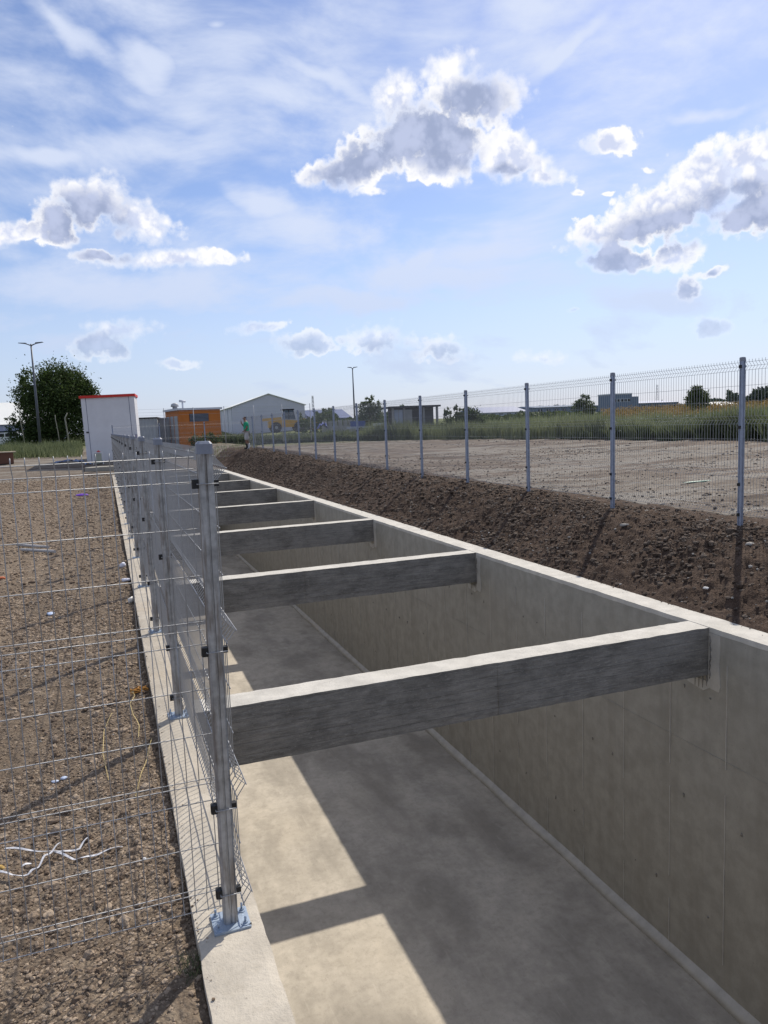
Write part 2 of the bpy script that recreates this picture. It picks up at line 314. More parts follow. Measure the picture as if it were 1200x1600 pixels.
def vn(x, y, seed=0):
    ix = np.floor(x); iy = np.floor(y); fx = x-ix; fy = y-iy; fx = fx*fx*(3-2*fx); fy = fy*fy*(3-2*fy)
    a = _hash(ix, iy, seed); b = _hash(ix+1, iy, seed); c = _hash(ix, iy+1, seed); d = _hash(ix+1, iy+1, seed)
    return (a*(1-fx)+b*fx)*(1-fy)+(c*(1-fx)+d*fx)*fy
def fbm(x, y, f, oct=4, gain=.5, seed=0):
    s = 0; a = 1; t = 0
    for i in range(oct): s = s+a*(vn(x*f+i*17.3, y*f+i*9.1, seed+i)-.5); t += a; a *= gain; f *= 2.03
    return s/t*2
def sst(v, a, b): t = np.clip((v-a)/(b-a), 0, 1); return t*t*(3-2*t)
# ---------------------------------------------------------------- dimensions
ZC = -2.05; XA, XB, WI, WO = .19, .46, 5.22, 5.52; YN, YF = -3.0, 38.6; ZF = -5.70; FX = 7.40
def base_h(x, y):
    left = -2.125 + .7*sst(y, 37, 47) + .45*sst(y, 47, 66)
    gr = -1.52 + 0*y
    crest = .36*sst(y, 10, 40)*sst(x, 5.6, 6.9)*(1-sst(x, 7.8, 12))
    right = -2.09 + (gr+2.09)*np.clip(sst(x, 5.3, 7.15)*1.0, 0, 1) + crest
    right = right + 1.0*sst(x*.8+y*.35, 48, 75) + .8*sst(np.hypot(x, y), 90, 200)
    t = sst(x, .5+5*sst(y, YF, YF+10)*0, 7)
    t = np.where(y > YF, sst(x, -1, 6.0), (x > 3)*1.0)
    z = left*(1-t)+right*t
    near = 1-sst(y, YF+.5, YF+4)
    end = sst(x, 0, 1)*(1-sst(x, 6, 7.2))*near*(y > YF-.1)
    return z*(1-end) + (-2.09)*end
def H(x, y):
    z = base_h(x, y)
    berm = sst(x, 5.5, 5.75)*(1-sst(x, 7.3, 8.3))*(y < 60)
    d = np.hypot(x, y)
    z = z + fbm(x, y, .35, 3, .5, 3)*.05*(1-.5*berm)
    am = (1-berm)*np.where(x > 3, .030, .026)
    b = 1-np.abs(fbm(x, y, 4.5, 5, .55, 11))*2
    z = z + (fbm(x, y, 2.2, 5, .62, 5) + .35*b)*am*np.where(x > 8.2, 1.5, 1)
    z = z + berm*(fbm(x, y, .9, 5, .6, 21)*.13 + np.abs(fbm(x, y*.6, 4, 5, .65, 25))*.085)
    fine = (d < 22)*1.0
    z = z + fine*fbm(x, y, 22, 4, .68, 31)*(.020 + .030*berm)
    # wheel tracks in the field beyond the right fence
    rr = (x > 8.3)*1.0
    z = z + rr*np.sin((y*.94+x*.34)*2.1+fbm(x, y, .2, 2)*4)*.025*sst(x, 8.3, 9.5) + rr*fbm(x*.3, y*1.4, .9, 4, .6, 91)*.05
    near_curb = np.exp(-np.abs(x-XA)/.12)*(x < XA+.01)*(y < YF)
    z = z + near_curb*fbm(x, y, 1.7, 3, .5, 41)*.05
    z = np.where((x <= XA+.001) & (x > -1) & (y < YF) , np.minimum(z, ZC-.012), z)
    z = np.where((x >= WO-.001) & (x < WO+.06) & (y < YF), np.minimum(z, ZC-.006), z)
    return z
def Hs(x, y): return float(H(np.array([float(x)]), np.array([float(y)]))[0])
def grid(name, xs, ys, m, hole=None, label=None):
    X, Y = np.meshgrid(xs, ys); Z = H(X, Y); nx = len(xs); ny = len(ys)
    V = np.stack([X, Y, Z], -1).reshape(-1, 3)
    i, j = np.meshgrid(np.arange(nx-1), np.arange(ny-1)); a = (j*nx+i)
    keep = np.ones(a.shape, bool)
    cxm = (xs[:-1]+xs[1:])/2; cym = (ys[:-1]+ys[1:])/2; CX, CY = np.meshgrid(cxm, cym)
    for (x0, x1, y0, y1) in (hole or []): keep &= ~((CX > x0) & (CX < x1) & (CY > y0) & (CY < y1))
    a = a[keep]; Fc = np.stack([a, a+1, a+1+nx, a+nx], -1)
    if not hole:   # skirt
        ring = list(range(nx)) + [r*nx+nx-1 for r in range(1, ny)] + list(range((ny-1)*nx+nx-2, (ny-1)*nx-1, -1)) + [r*nx for r in range(ny-2, 0, -1)]
        ring = np.array(ring); o = len(V); Vs = V[ring].copy(); Vs[:, 2] -= .12; V = np.concatenate([V, Vs]); k = np.arange(len(ring)); k2 = (k+1) % len(ring)
        Fc = np.concatenate([Fc, np.stack([ring[k], o+k, o+k2, ring[k2]], -1)])
    o = link(name, fast_mesh(name, V, Fc, m, True)); tag(o, label=label, kind='structure'); return o
def lin(a, b, st): return np.linspace(a, b, max(2, int(round((b-a)/st))+1))
patches = [('soil_ground', -3.2, XA, 1.5, 7, .014, 'soil_left'), ('soil_ground', -6, XA, 7, 16, .035, 'soil_left'), ('soil_ground', -14, XA, 16, YF, .1, 'soil_left'),
           ('earth_bank', WO, 8.2, 4, 16, .03, 'soil_berm'), ('earth_bank', WO, 8.2, 16, 46, .07, 'soil_berm'), ('dirt_field', 8.2, 20, 2, 30, .09, 'ground'), ('dirt_field', 8.2, 40, 30, 75, .25, 'ground'), ('dirt_field', 20, 40, 2, 30, .2, 'ground')]
for nm, x0, x1, y0, y1, st, mk in patches: grid(nm, lin(x0, x1, st), lin(y0, y1, st), M[mk])
def geo(a, st, lim, g=1.25):
    o = []; v = a
    while abs(v) < lim: st *= g; v = v+st; o.append(v)
    return o
bx = [-14, -10, -6, -4.6, -3.2, -2, -1, XA, 2, 4, WO, 6.2, 7, 7.6, 8.2, 11, 14, 17, 20]+list(np.arange(22, 41, 2))
by = [YN, -1.5, 0, 1.5, 2, 4, 5.5, 7, 9, 11.5, 14, 16]+list(np.arange(18, 38, 2))+[30, YF, 39.5, 40.5, 42, 44, 46, 48]+list(np.arange(50, 76, 2.5))+[75]
xs = np.array(sorted(set([round(v, 4) for v in [-v for v in geo(14, 2, 1800)]+bx+geo(40, 2, 1800)]))); ys = np.array(sorted(set([round(float(v), 4) for v in [v for v in (-q for q in geo(3, 2, 1800))]+by+geo(75, 2, 1800)])))
grid('ground', xs, ys, M['ground'], hole=[(p[1], p[2], p[3], p[4]) for p in patches]+[(XA, WO, YN, YF)])
# ---------------------------------------------------------------- clods and stones scattered on the soil (uncountable)
def ico(sub, seed):
    b = bmesh.new(); bmesh.ops.create_icosphere(b, subdivisions=sub, radius=1); r = random.Random(seed)
    sc = Vector((1, r.uniform(.65, 1), r.uniform(.5, .8)))
    for v in b.verts: v.co = Vector((v.co.x*sc.x, v.co.y*sc.y, v.co.z*sc.z))*(1+r.uniform(-.22, .18))
    b.verts.ensure_lookup_table(); V = np.array([v.co[:] for v in b.verts]); Fc = np.array([[q.index for q in f.verts] for f in b.faces]); b.free(); return V, Fc
ICO1 = [ico(1, i) for i in range(8)]; ICO2 = [ico(2, 20+i) for i in range(6)]
def scatter(name, n, xr, yr, smin, smax, power, m, protos, accept=None, sink=.3, label=None, hfun=H):
    x = RNG.uniform(xr[0], xr[1], n); y = RNG.uniform(yr[0], yr[1], n)
    if accept is not None: k = accept(x, y); x = x[k]; y = y[k]
    n = len(x); s = smin*(smax/smin)**(RNG.random(n)**power); z = hfun(x, y)+s*(sink*.6-.1); rot = RNG.uniform(0, 2*np.pi, n)
    Vs = []; Fs = []; o = 0
    which = RNG.integers(0, len(protos), n)
    for p in range(len(protos)):
        k = which == p; V, Fc = protos[p]; c = np.cos(rot[k])[:, None]; sn = np.sin(rot[k])[:, None]; ss_ = s[k][:, None]
        st = RNG.uniform(.7, 1.3, (k.sum(), 3))
        vx = V[None, :, 0]*st[:, 0:1]; vy = V[None, :, 1]*st[:, 1:2]; vz = V[None, :, 2]*st[:, 2:3]
        P = np.stack([x[k][:, None]+(vx*c-vy*sn)*ss_, y[k][:, None]+(vx*sn+vy*c)*ss_, z[k][:, None]+vz*ss_], -1)
        Vs.append(P.reshape(-1, 3)); Fs.append((Fc[None]+(np.arange(k.sum())*len(V))[:, None, None]+o).reshape(-1, 3)); o += P.shape[0]*P.shape[1]
    ob = link(name, fast_mesh(name, np.concatenate(Vs), np.concatenate(Fs), m)); tag(ob, label, None, None, 'stuff'); return ob
acc = lambda x, y: (x > -1.15-(y-2)*.3) & (RNG.random(len(x)) < .25+1.3*sst(fbm(x, y, 1.3, 4, .6, 77), -.35, .35))
scatter('soil_clods', 75000, (-2.2, XA-.005), (1.7, 6), .003, .0145, 1.9, M['clod_left'], ICO1, acc, .1)
scatter('soil_clods', 30000, (-3, XA-.01), (6, 11), .006, .028, 1.9, M['clod_left'], ICO1, acc, .1)
scatter('soil_clods', 2200, (-2.6, XA-.03), (1.6, 8), .012, .034, 2.2, M['clod_left'], ICO2, acc)
scatter('soil_clods', 16000, (-6, XA-.02), (11, 28), .012, .045, 2.2, M['clod_left'], ICO1, lambda x, y: x > -1-y*.22)
scatter('soil_clods', 9000, (-10, XA-.02), (26, 40), .02, .06, 2.2, M['clod_left'], ICO1, lambda x, y: x > -1-y*.22)
scatter('bank_clods', 46000, (WO+.03, 7.9), (4.5, 14), .004, .045, 3.4, M['clod_berm'], ICO1, lambda x, y: RNG.random(len(x)) < .2+1.3*sst(fbm(x, y, 1.1, 4, .6, 78), -.3, .4))
scatter('curb_crumbs', 1500, (WO-.12, WO+.02), (4, 22), .002, .011, 2.5, M['clod_berm'], ICO1, lambda x, y: RNG.random(len(x)) < np.exp(-(WO-x)/.03), .1, hfun=lambda x, y: 0*x+ZC+.001)
scatter('bank_clods', 13000, (WO+.03, 7.9), (14, 40), .014, .06, 2.4, M['clod_berm'], ICO1)
scatter('curb_crumbs', 900, (XA, XA+.07), (1.2, 14), .002, .008, 2.5, M['clod_left'], ICO1, lambda x, y: RNG.random(len(x)) < np.exp(-(x-XA)/.02), .1, hfun=lambda x, y: 0*x+ZC+.001)
M['pebble'] = plain('pale_pebble', (.30, .28, .25), .9, 0, .25, 3)
scatter('pale_pebbles', 2600, (WO+.04, 9.5), (4.5, 24), .006, .028, 3, M['pebble'], ICO1)
scatter('pale_pebbles', 900, (-3, XA-.05), (1.6, 14), .005, .02, 3, M['pebble'], ICO1)
M['clod_field'] = soil('field_crumbs', (.05, .038, .03), (.11, .085, .066), (.24, .205, .17), .8, 1, 1)
scatter('field_clods', 26000, (7.6, 20), (5, 30), .006, .038, 2.6, M['clod_field'], ICO1, lambda x, y: RNG.random(len(x)) < np.exp(-(x-7.6)/5)+.8*sst(fbm(x*.25+y*.1, y*.9-x*.4, .6, 4, .6, 79), -.1, .4))
scatter('field_clods', 9000, (16, 38), (12, 60), .015, .07, 2.8, M['clod_field'], ICO1, lambda x, y: RNG.random(len(x)) < .15+1.2*sst(fbm(x*.25+y*.1, y*.9-x*.4, .5, 4, .6, 80), 0, .4))
# ---------------------------------------------------------------- trench
def rough_box(x0, x1, y0, y1, z0, z1, st, amp, edge=.0):
    """box with subdivided faces, worn by a position based displacement so edges waver"""
    b = bmesh.new(); fs = []
    def face(o, u, v, nu, nv):
        vs = [[b.verts.new(o+u*(i/nu)+v*(j/nv)) for i in range(nu+1)] for j in range(nv+1)]
        for j in range(nv):
            for i in range(nu): b.faces.new((vs[j][i], vs[j][i+1], vs[j+1][i+1], vs[j+1][i]))
    dx, dy, dz = x1-x0, y1-y0, z1-z0; nx, ny, nz = [max(1, int(math.ceil(d/s))) for d, s in zip((dx, dy, dz), st)]
    X, Y, Z = Vector((dx, 0, 0)), Vector((0, dy, 0)), Vector((0, 0, dz)); O = Vector((x0, y0, z0))
    face(O, Y, X, ny, nx); face(O+Z, X, Y, nx, ny); face(O, X, Z, nx, nz); face(O+Y, Z, X, nz, nx); face(O, Z, Y, nz, ny); face(O+X, Y, Z, ny, nz)
    bmesh.ops.remove_doubles(b, verts=b.verts, dist=1e-5)
    for v in b.verts:
        p = v.co.copy(); n = mnoise.noise_vector(p*6)*.6+mnoise.noise_vector(p*23)*.5
        k = sum(1 for a, lo, hi in ((p.x, x0, x1), (p.y, y0, y1), (p.z, z0, z1)) if abs(a-lo) < 1e-4 or abs(a-hi) < 1e-4)
        v.co = p+n*amp*(1 if k < 2 else 1.8)
        if k >= 2 and edge:
            c = Vector(((x0+x1)/2 if abs(p.x-x0) < 1e-4 or abs(p.x-x1) < 1e-4 else p.x, (y0+y1)/2 if abs(p.y-y0) < 1e-4 or abs(p.y-y1) < 1e-4 else p.y, (z0+z1)/2 if abs(p.z-z0) < 1e-4 or abs(p.z-z1) < 1e-4 else p.z))
            v.co += (c-p).normalized()*edge*(.4+abs(mnoise.noise(p*5)))
    me = bpy.data.meshes.new('m'); b.normal_update(); b.to_mesh(me); b.free()
    return me
def rb(name, dims, st, amp, edge, mat, parent=None, mats=None):
    me = rough_box(*dims, st, amp, edge); me.materials.append(mat)
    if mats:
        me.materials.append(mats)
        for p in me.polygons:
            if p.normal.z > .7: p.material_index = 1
    return link(name, me, parent)
fl = rb('trench_floor', (XB-.3, WI+.25, YN, YF, ZF-.3, ZF), (.4, .4, .4), .003, 0, M['floor']); tag(fl, kind='structure')
lw = empty('trench_wall', (XA, YN, ZC), 0, 'pale concrete curb wall on the left of the trench carrying the near mesh fence', 'concrete wall')
rw = empty('trench_wall', (WO, YN, ZC), 0, 'long grey concrete wall on the right side of the trench below the earth bank', 'concrete wall')
def P_(o, par): # keep world placement when parenting to an unrotated empty
    o.parent = par; o.location = o.location-par.location; return o
P_(rb('wall_body', (XA, XB, 1.0, 12, ZC-.6, ZC), (.045, .05, .1), .0035, .006, M['curb']), lw)
P_(rb('wall_body', (XA, XB, 12, YF, ZC-.6, ZC), (.09, .3, .2), .004, .004, M['curb']), lw)
P_(rb('wall_body', (XA, XB, YN, 1.0, ZC-.6, ZC), (.09, .3, .2), .004, .004, M['curb']), lw)
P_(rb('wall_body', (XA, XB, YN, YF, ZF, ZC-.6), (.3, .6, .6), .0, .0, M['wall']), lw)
P_(rb('wall_body', (WI, WO, YN, 20, ZC-.05, ZC), (.06, .06, .05), .003, .005, M['beam_top']), rw)
P_(rb('wall_body', (WI, WO, 20, YF, ZC-.05, ZC), (.1, .3, .05), .004, .004, M['beam_top']), rw)
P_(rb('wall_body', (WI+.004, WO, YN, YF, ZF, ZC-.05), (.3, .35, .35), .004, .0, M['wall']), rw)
ye = YN+.8
fins = [YN+.55]
while fins[-1] < YF-1: fins.append(fins[-1]+.785+random.uniform(-.05, .05))
for i, yy in enumerate(fins):
    if yy > 24: break
    mb = MB(); z = ZF+.08; x = WI+.004; wv = 0
    pts = []
    while z < ZC-.08: pts.append((z, yy+random.uniform(-.0015, .0015))); z += .25
    for (za, ya), (zb, yb) in zip(pts, pts[1:]):
        if random.random() < .2: continue
        hh = random.uniform(.003, .009); mb.box(x-hh, x+.004, ya-.0045, ya+.0045, za, zb)
    P_(mb.build('joint_ridge', M['fillet']), rw)['kind'] = 'stuff'
mb = MB()
y = YN
while y < 24:
    hh = random.uniform(.002, .006)
    if random.random() < .8: mb.box(WI-hh+.004, WI+.008, y, y+.5, -3.302, -3.294)
    y += .5
P_(mb.build('joint_ridge', M['wall']), rw)['kind'] = 'stuff'
# small tie holes and chips on the wall
mb = MB()
for i, yy in enumerate(fins[:34]):
    for zz in (-2.75, -3.9, -5.0):
        r_ = random.uniform(.007, .013); y0 = yy+random.choice((-.2, .2))
        mb.tube([(WI-.0015, y0, zz+random.uniform(-.05, .05)), (WI+.01, y0, zz)], r_, 8)
M['hole'] = plain('tie_hole_plug', (.19, .175, .15), .95)
P_(mb.build('tie_holes', M['hole']), rw)['kind'] = 'stuff'
mb = MB(); yy = YN
while yy < YF-.01:
    e = min(YF, yy+.4); w1 = .095+.012*math.sin(yy*3); w2 = .095+.012*math.sin(e*3)
    mb.add([(WI+.01, yy, ZF-.01), (WI-w1, yy, ZF+.001), (WI-.035, yy, ZF+.05), (WI+.01, yy, ZF+.085), (WI+.01, e, ZF-.01), (WI-w2, e, ZF+.001), (WI-.035, e, ZF+.05), (WI+.01, e, ZF+.085)],
           [(1, 2, 6, 5), (2, 3, 7, 6), (0, 1, 5, 4)], True); yy = e
fo = P_(mb.build('floor_fillet', M['fillet']), rw)
for y0, y1 in ((YN-.3, YN), (YF, YF+.3)):
    ew = rb('trench_wall', (XA, WO, y0+.003*(y0 > 0), y1-.003*(y0 < 0), ZF, ZC-.003), (.3, .3, .5), .003, 0, M['wall'])
    tag(ew, 'end wall closing the far end of the concrete trench' if y0 > 0 else 'end wall closing the near end of the concrete trench', 'concrete wall')
# cross beams
ordn = ['nearest', 'second', 'third', 'fourth', 'fifth', 'sixth', 'seventh and farthest']
for i, yb in enumerate((5.44, 10.22, 14.95, 19.8, 24.6, 29.5, 34.8)):
    bt = empty('cross_beam', (XB, yb, ZC), 0, f'dark board-marked concrete beam across the trench, {ordn[i]} from the corner fence post', 'concrete beam', 'concrete beams spanning the trench')
    st = .05 if i < 2 else (.12 if i < 4 else .3)
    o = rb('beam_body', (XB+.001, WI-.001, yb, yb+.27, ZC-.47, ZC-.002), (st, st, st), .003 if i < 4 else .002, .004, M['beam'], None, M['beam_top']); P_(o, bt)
    if i < 4:
        mb = MB()
        xm = XB+4.76*(.525 if i != 1 else .43)
        for z in np.arange(ZC-.46, ZC-.03, .04): mb.box(xm-.004, xm+.004, yb-random.uniform(.004, .009), yb+.01, z, z+.041)
        P_(mb.build('joint_ridge', M['beam']), bt)['kind'] = 'stuff'
        # pale mortar patch round the bearing on the wall
        mb = MB(); prof = [(-.14, .0), (-.145, -.1), (-.13, -.3), (-.15, -.5), (-.13, -.56), (-.02, -.55), (.06, -.6), (.27, -.57), (.3, -.5), (.0, -.49), (0, 0)]
        prof = [(yb+a, ZC-.052+b_*.98) for a, b_ in prof]; n = len(prof)
        mb.add([(WI-.004, a, b_) for a, b_ in prof]+[(WI+.01, a, b_) for a, b_ in prof], [tuple(range(n))]+[(k_, n+k_, n+(k_+1) % n, (k_+1) % n) for k_ in range(n)])
        P_(mb.build('bearing_patch', M['fillet']), bt)
        if i < 2:
            mb = MB()
            for q in range(5):   # ragged cement drips at the bearing
                a0 = yb-.01-random.random()*.02; z0 = ZC-.08-q*.08
                mb.tube([(WI-.006, a0, z0), (WI-.01, a0-random.uniform(.0, .02), z0-.05), (WI-.006, a0+.0, z0-.1)], [.004, .009, .003], 5)
            for q in range(4):
                a0 = yb+.02+q*.05; mb.tube([(WI-.006, a0, ZC-.47), (WI-.008, a0-.005, ZC-.52), (WI-.005, a0, ZC-.55-random.random()*.08)], [.008, .005, .002], 5)
            P_(mb.build('cement_drip', M['beam']), bt)['kind'] = 'stuff'
# ---------------------------------------------------------------- mesh fences
ZW = [-.107, -.155, -.205, -.391, -.581, -.768, -.812, -.861, -1.049, -1.239, -1.427, -1.468, -1.524, -1.717, -1.9, -1.945, -1.996]
ZW = [z+.107 for z in ZW]; FOLD = {1: .042, 6: .04, 11: .04, 15: .036}
def wire_paths():
    pts = [(0, .03)]
    for i, z in enumerate(ZW): pts.append((-FOLD.get(i, 0), z))
    pts.append((0, ZW[-1]-.004)); return pts
VP = wire_paths()
def vert_mesh(r, n):
    mb = MB(); mb.tube([(0, y, z) for y, z in VP], r, n); return mb
def panel_meshes(width, r, n, tag_):
    nv = int(round(width/.0485)); st = width/nv; mb = MB()
    proto = vert_mesh(r, n)
    for k in range(nv+1): mb.add([(v[0]+k*st, v[1]-.0, v[2]) for v in proto.v], proto.f, n > 4)
    vm = mb.mesh('wire_mesh', M['wire'])
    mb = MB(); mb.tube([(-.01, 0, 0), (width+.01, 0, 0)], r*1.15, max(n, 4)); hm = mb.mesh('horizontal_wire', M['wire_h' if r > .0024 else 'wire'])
    return vm, hm
def post_profile(s=.0285, c=.008):
    g = .0045; e = .007
    return [(-s+c, -s), (-g, -s), (-g*.7, -s+e), (g*.7, -s+e), (g, -s), (s-c, -s), (s, -s+c), (s, -g), (s-e, -g*.7), (s-e, g*.7), (s, g), (s, s-c), (s-c, s), (-s+c, s), (-s, s-c), (-s, g), (-s+e, g*.7), (-s+e, -g*.7), (-s, -g), (-s, -s+c)]
def mk_post(h, m):
    mb = MB(); mb.prism(post_profile(), -h, -.02); pm = mb.mesh('fence_post', m)
    mb = MB(); s = .0305; c = .010
    oc = lambda s, c: [(-s+c, -s), (s-c, -s), (s, -s+c), (s, s-c), (s-c, s), (-s+c, s), (-s, s-c), (-s, -s+c)]
    mb.prism(oc(s, c), -.045, -.006)
    a = oc(s, c); b_ = oc(s*.72, c*.6)
    mb.add([(x, y, -.006) for x, y in a]+[(x, y, .004) for x, y in b_], [(i, (i+1) % 8, 8+(i+1) % 8, 8+i) for i in range(8)]+[tuple(range(8, 16))])
    return pm, mb.mesh('post_cap', M['cap'])
PM, CM = mk_post(2.0, M['galv']); PMB, CMB = mk_post(2.35, M['galv_blue'])
mb = MB(); mb.box(-.075, .075, -.07, .07, 0, .009); PLM = mb.mesh('base_plate', M['plate'])
mb = MB(); mb.tube([(0, 0, .009), (0, 0, .019)], .0095, 6, smooth=False); mb.tube([(0, 0, .019), (0, 0, .042)], .005, 8); mb.tube([(0, 0, .009), (0, 0, .012)], .018, 12); BLM = mb.mesh('anchor_bolt', M['plate'])
def clip_mesh():
    mb = MB(); s = .033
    a_ = (-s-.021, -s+.003, -.018, .014); mb.prism([(a_[0]+.005, a_[2]), (a_[1], a_[2]), (a_[1], a_[3]), (a_[0]+.005, a_[3]), (a_[0], a_[3]-.006), (a_[0], a_[2]+.006)], -.018, .018)
    return mb
CLM = clip_mesh().mesh('panel_clip', M['black'])
mb = MB(); mb.box(.031, .049, -.012, .012, -.012, .012); CLM2 = mb.mesh('clip_nut', M['black'])
mb = MB(); mb.tube([(-.036, -.033, 0), (.045, -.033, 0)], .0022, 5); mb.tube([(-.036, -.034, 0), (-.036, .0, 0)], .0022, 5); STM = mb.mesh('clip_strap', M['wire'])
def build_fence(root, posts, ztop, panels, pm, cm, plates, r, n, zclips, off=.038, side='x', detailed=False, strap=True, panel_drop=.057):
    """posts: list of (x, y) world; panels join consecutive posts"""
    L = root.location
    for i, (x, y) in enumerate(posts):
        d = Vector(posts[min(i+1, len(posts)-1)])-Vector(posts[max(i-1, 0)]); ang = math.atan2(d.y, d.x)-math.pi/2
        po = link('fence_post', pm, root, (x-L.x, y-L.y, ztop-L.z), (random.uniform(-.004, .004), random.uniform(-.005, .005), ang))
        link('post_cap', cm, po)
        for zc_ in zclips:
            link('panel_clip', CLM, po, (0, 0, zc_-ztop))
            if root.location.y < 20: link('clip_nut', CLM2, po, (0, 0, zc_-ztop))
            if strap: link('clip_strap', STM, po, (0, 0, zc_-ztop))
        if plates and i < plates:
            link('base_plate', PLM, po, (0, 0, -2.0))
            if i < 4:
                for bx_, by_ in ((-.055, -.045), (.055, -.045), (-.055, .045), (.055, .045)): link('anchor_bolt', BLM, po, (bx_, by_, -2.0))
        if i == 0 and detailed: po.rotation_euler = (0, .0115, ang)
    cache = {}
    for i in panels:
        a = Vector(posts[i]); b_ = Vector(posts[i+1]); d = (b_-a); wd = round(d.length-.03, 2); ang = math.atan2(d.y, d.x)
        if wd not in cache: cache[wd] = panel_meshes(wd, r, n, 'p')
        vm, hm = cache[wd]; nrm = Vector((d.y, -d.x)).normalized()
        st = a+d.normalized()*.015+nrm*off
        pz = ztop-panel_drop
        wp = link('wire_panel', vm, root, (st.x-L.x, st.y-L.y, pz-L.z), (random.uniform(-.003, .003), 0, ang))
        wp['kind'] = 'stuff'
        for k, z in enumerate(ZW): link('horizontal_wire', hm, wp, (0, -FOLD.get(k, 0)-.003, z))
fl_ = empty('mesh_fence', (.34, 2.98, ZC), 0, 'galvanised mesh fence with V folds running along the left trench curb from the corner post', 'fence')
posts = [(.357, 2.98)]+[(.341, 2.98+2.46*i) for i in range(1, 16)]+[(.341, 41.7)]
build_fence(fl_, posts, ZC+2.0, range(len(posts)-1), PM, CM, 16, .0024, 4, (-.21, -.88, -1.54, -1.91), detailed=True)
# return panel at the corner post: every wire an object
rf = empty('mesh_fence', (.30, 3.02, ZC), 0, 'single mesh panel turning left from the corner post across the clod-covered soil', 'fence')
wd = 2.42; pz = -.107
wp = empty('wire_panel', (0, 0, pz-ZC), math.pi); wp.parent = rf
mb = MB(); mb.tube([(0, y, z) for y, z in VP], .0021, 6); VW = mb.mesh('vertical_wire', M['wire'])
mb = MB(); mb.tube([(-.02, 0, 0), (wd+.01, 0, 0)], .0021, 6); HW = mb.mesh('horizontal_wire', M['wire'])
for k in range(51): link('vertical_wire', VW, wp, (k*wd/50, 0, 0))
for k, z in enumerate(ZW): link('horizontal_wire', HW, wp, (0, -FOLD.get(k, 0)-.0035, z))
po = link('fence_post', PM, rf, (-2.46-.0, -.04, 2.0), (0, 0, 0)); link('post_cap', CM, po)
for z in (-.16, -.83, -1.49, -1.86): link('panel_clip', CLM, po, (0, 0, z))
link('base_plate', PLM, po, (0, 0, -2.0))
# right fence
fr = empty('mesh_fence', (FX, 7.2, -1.5), 0, 'long galvanised mesh fence along the crest of the earth bank on the right', 'fence')
posts = [(FX, 7.2-2.49*1), (FX, 7.22)]+[(FX, 7.22+2.5*i+.02*i) for i in range(1, 14)]+[(FX, 41.7)]
build_fence(fr, posts, .61, range(len(posts)-1), PMB, CMB, 0, .0022, 4, (.50, -.24, -.95, -1.33), strap=False)
fe = empty('mesh_fence', (5.0, 41.7, -1.2), 0, 'short mesh fence closing the far end of the trench behind the standing person', 'fence')
build_fence(fe, [(FX-.06, 41.7), (5.1, 41.7), (2.75, 41.7), (.40, 41.7)], .40, range(3), PMB, CMB, 0, .0022, 3, (.3, -.44), strap=False)

# ---------------------------------------------------------------- placing by bearing and distance
def ray(px, py): return F + R*((px-600)/1171.0) - U*((py-800)/1171.0)
def gp(px, D, py=672):
    v = ray(px, py); k = D/(v.x*.344+v.y*.939); return v.x*k, v.y*k
def zat(py, px, D):
    v = ray(px, py); k = D/(v.x*.344+v.y*.939); return v.z*k
def hit(px, py):
    v = ray(px, py); z = -2.1
    for _ in range(30):
        k = z/v.z; z = .5*z+.5*Hs(v.x*k, v.y*k)
    k = z/v.z; return Vector((v.x*k, v.y*k, z))
def frame(loc, az):      # matrix: local x to the right along the facade, local y away along compass angle az (degrees from +Y to +X)
    return -math.radians(az)
P = {}
def pm(name, col, rough=.6, metal=0, var=.1, scale=3, bump=0):
    if name not in P: P[name] = plain(name, col, rough, metal, var, scale, .35, bump)
    return P[name]
# ---------------------------------------------------------------- foliage
def leaf_mat(name, lo, hi, tr=.3, sc=1.2):
    m = bpy.data.materials.new(name); m.use_nodes = True; t = NT(m.node_tree); b = m.node_tree.nodes['Principled BSDF']
    pos = t.new('ShaderNodeNewGeometry'); n = t.noise(pos.outputs['Position'], sc, 5, .7); rnd = pos.outputs['Random Per Island']
    f = t.math('ADD', t.math('MULTIPLY', n, .7), t.math('MULTIPLY', rnd, .35)); c = t.ramp(f, [(.3, lo), (.75, hi)])
    t.put(b.inputs['Base Color'], c); b.inputs['Roughness'].default_value = .7; b.inputs['Specular IOR Level'].default_value = .2
    tl = t.new('ShaderNodeBsdfTranslucent'); t.put(tl.inputs[0], c); mx = t.new('ShaderNodeMixShader'); mx.inputs[0].default_value = tr
    t.l.new(b.outputs[0], mx.inputs[1]); t.l.new(tl.outputs[0], mx.inputs[2]); t.l.new(mx.outputs[0], m.node_tree.nodes['Material Output'].inputs[0]); return m
M['leaf_dark'] = leaf_mat('dark_leaves', (.02, .034, .011), (.085, .125, .036))
M['leaf_mid'] = leaf_mat('mid_leaves', (.035, .055, .02), (.11, .14, .05))
M['leaf_pale'] = leaf_mat('pale_leaves', (.06, .085, .04), (.17, .20, .11))
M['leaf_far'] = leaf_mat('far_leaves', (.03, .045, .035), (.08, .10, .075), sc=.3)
M['weed'] = leaf_mat('weed_stems', (.10, .125, .05), (.32, .345, .18), .25, .35)
M['weed_dark'] = leaf_mat('lush_weed_leaves', (.05, .07, .035), (.20, .23, .115), .3, .6)
M['dry'] = leaf_mat('drying_sunflower_leaves', (.12, .085, .035), (.36, .24, .09), .3, .5)
M['flower'] = pm('white_umbel', (.65, .66, .58), .8)
M['bark'] = pm('grey_brown_bark', (.11, .09, .07), .95, 0, .3, 6, .5)
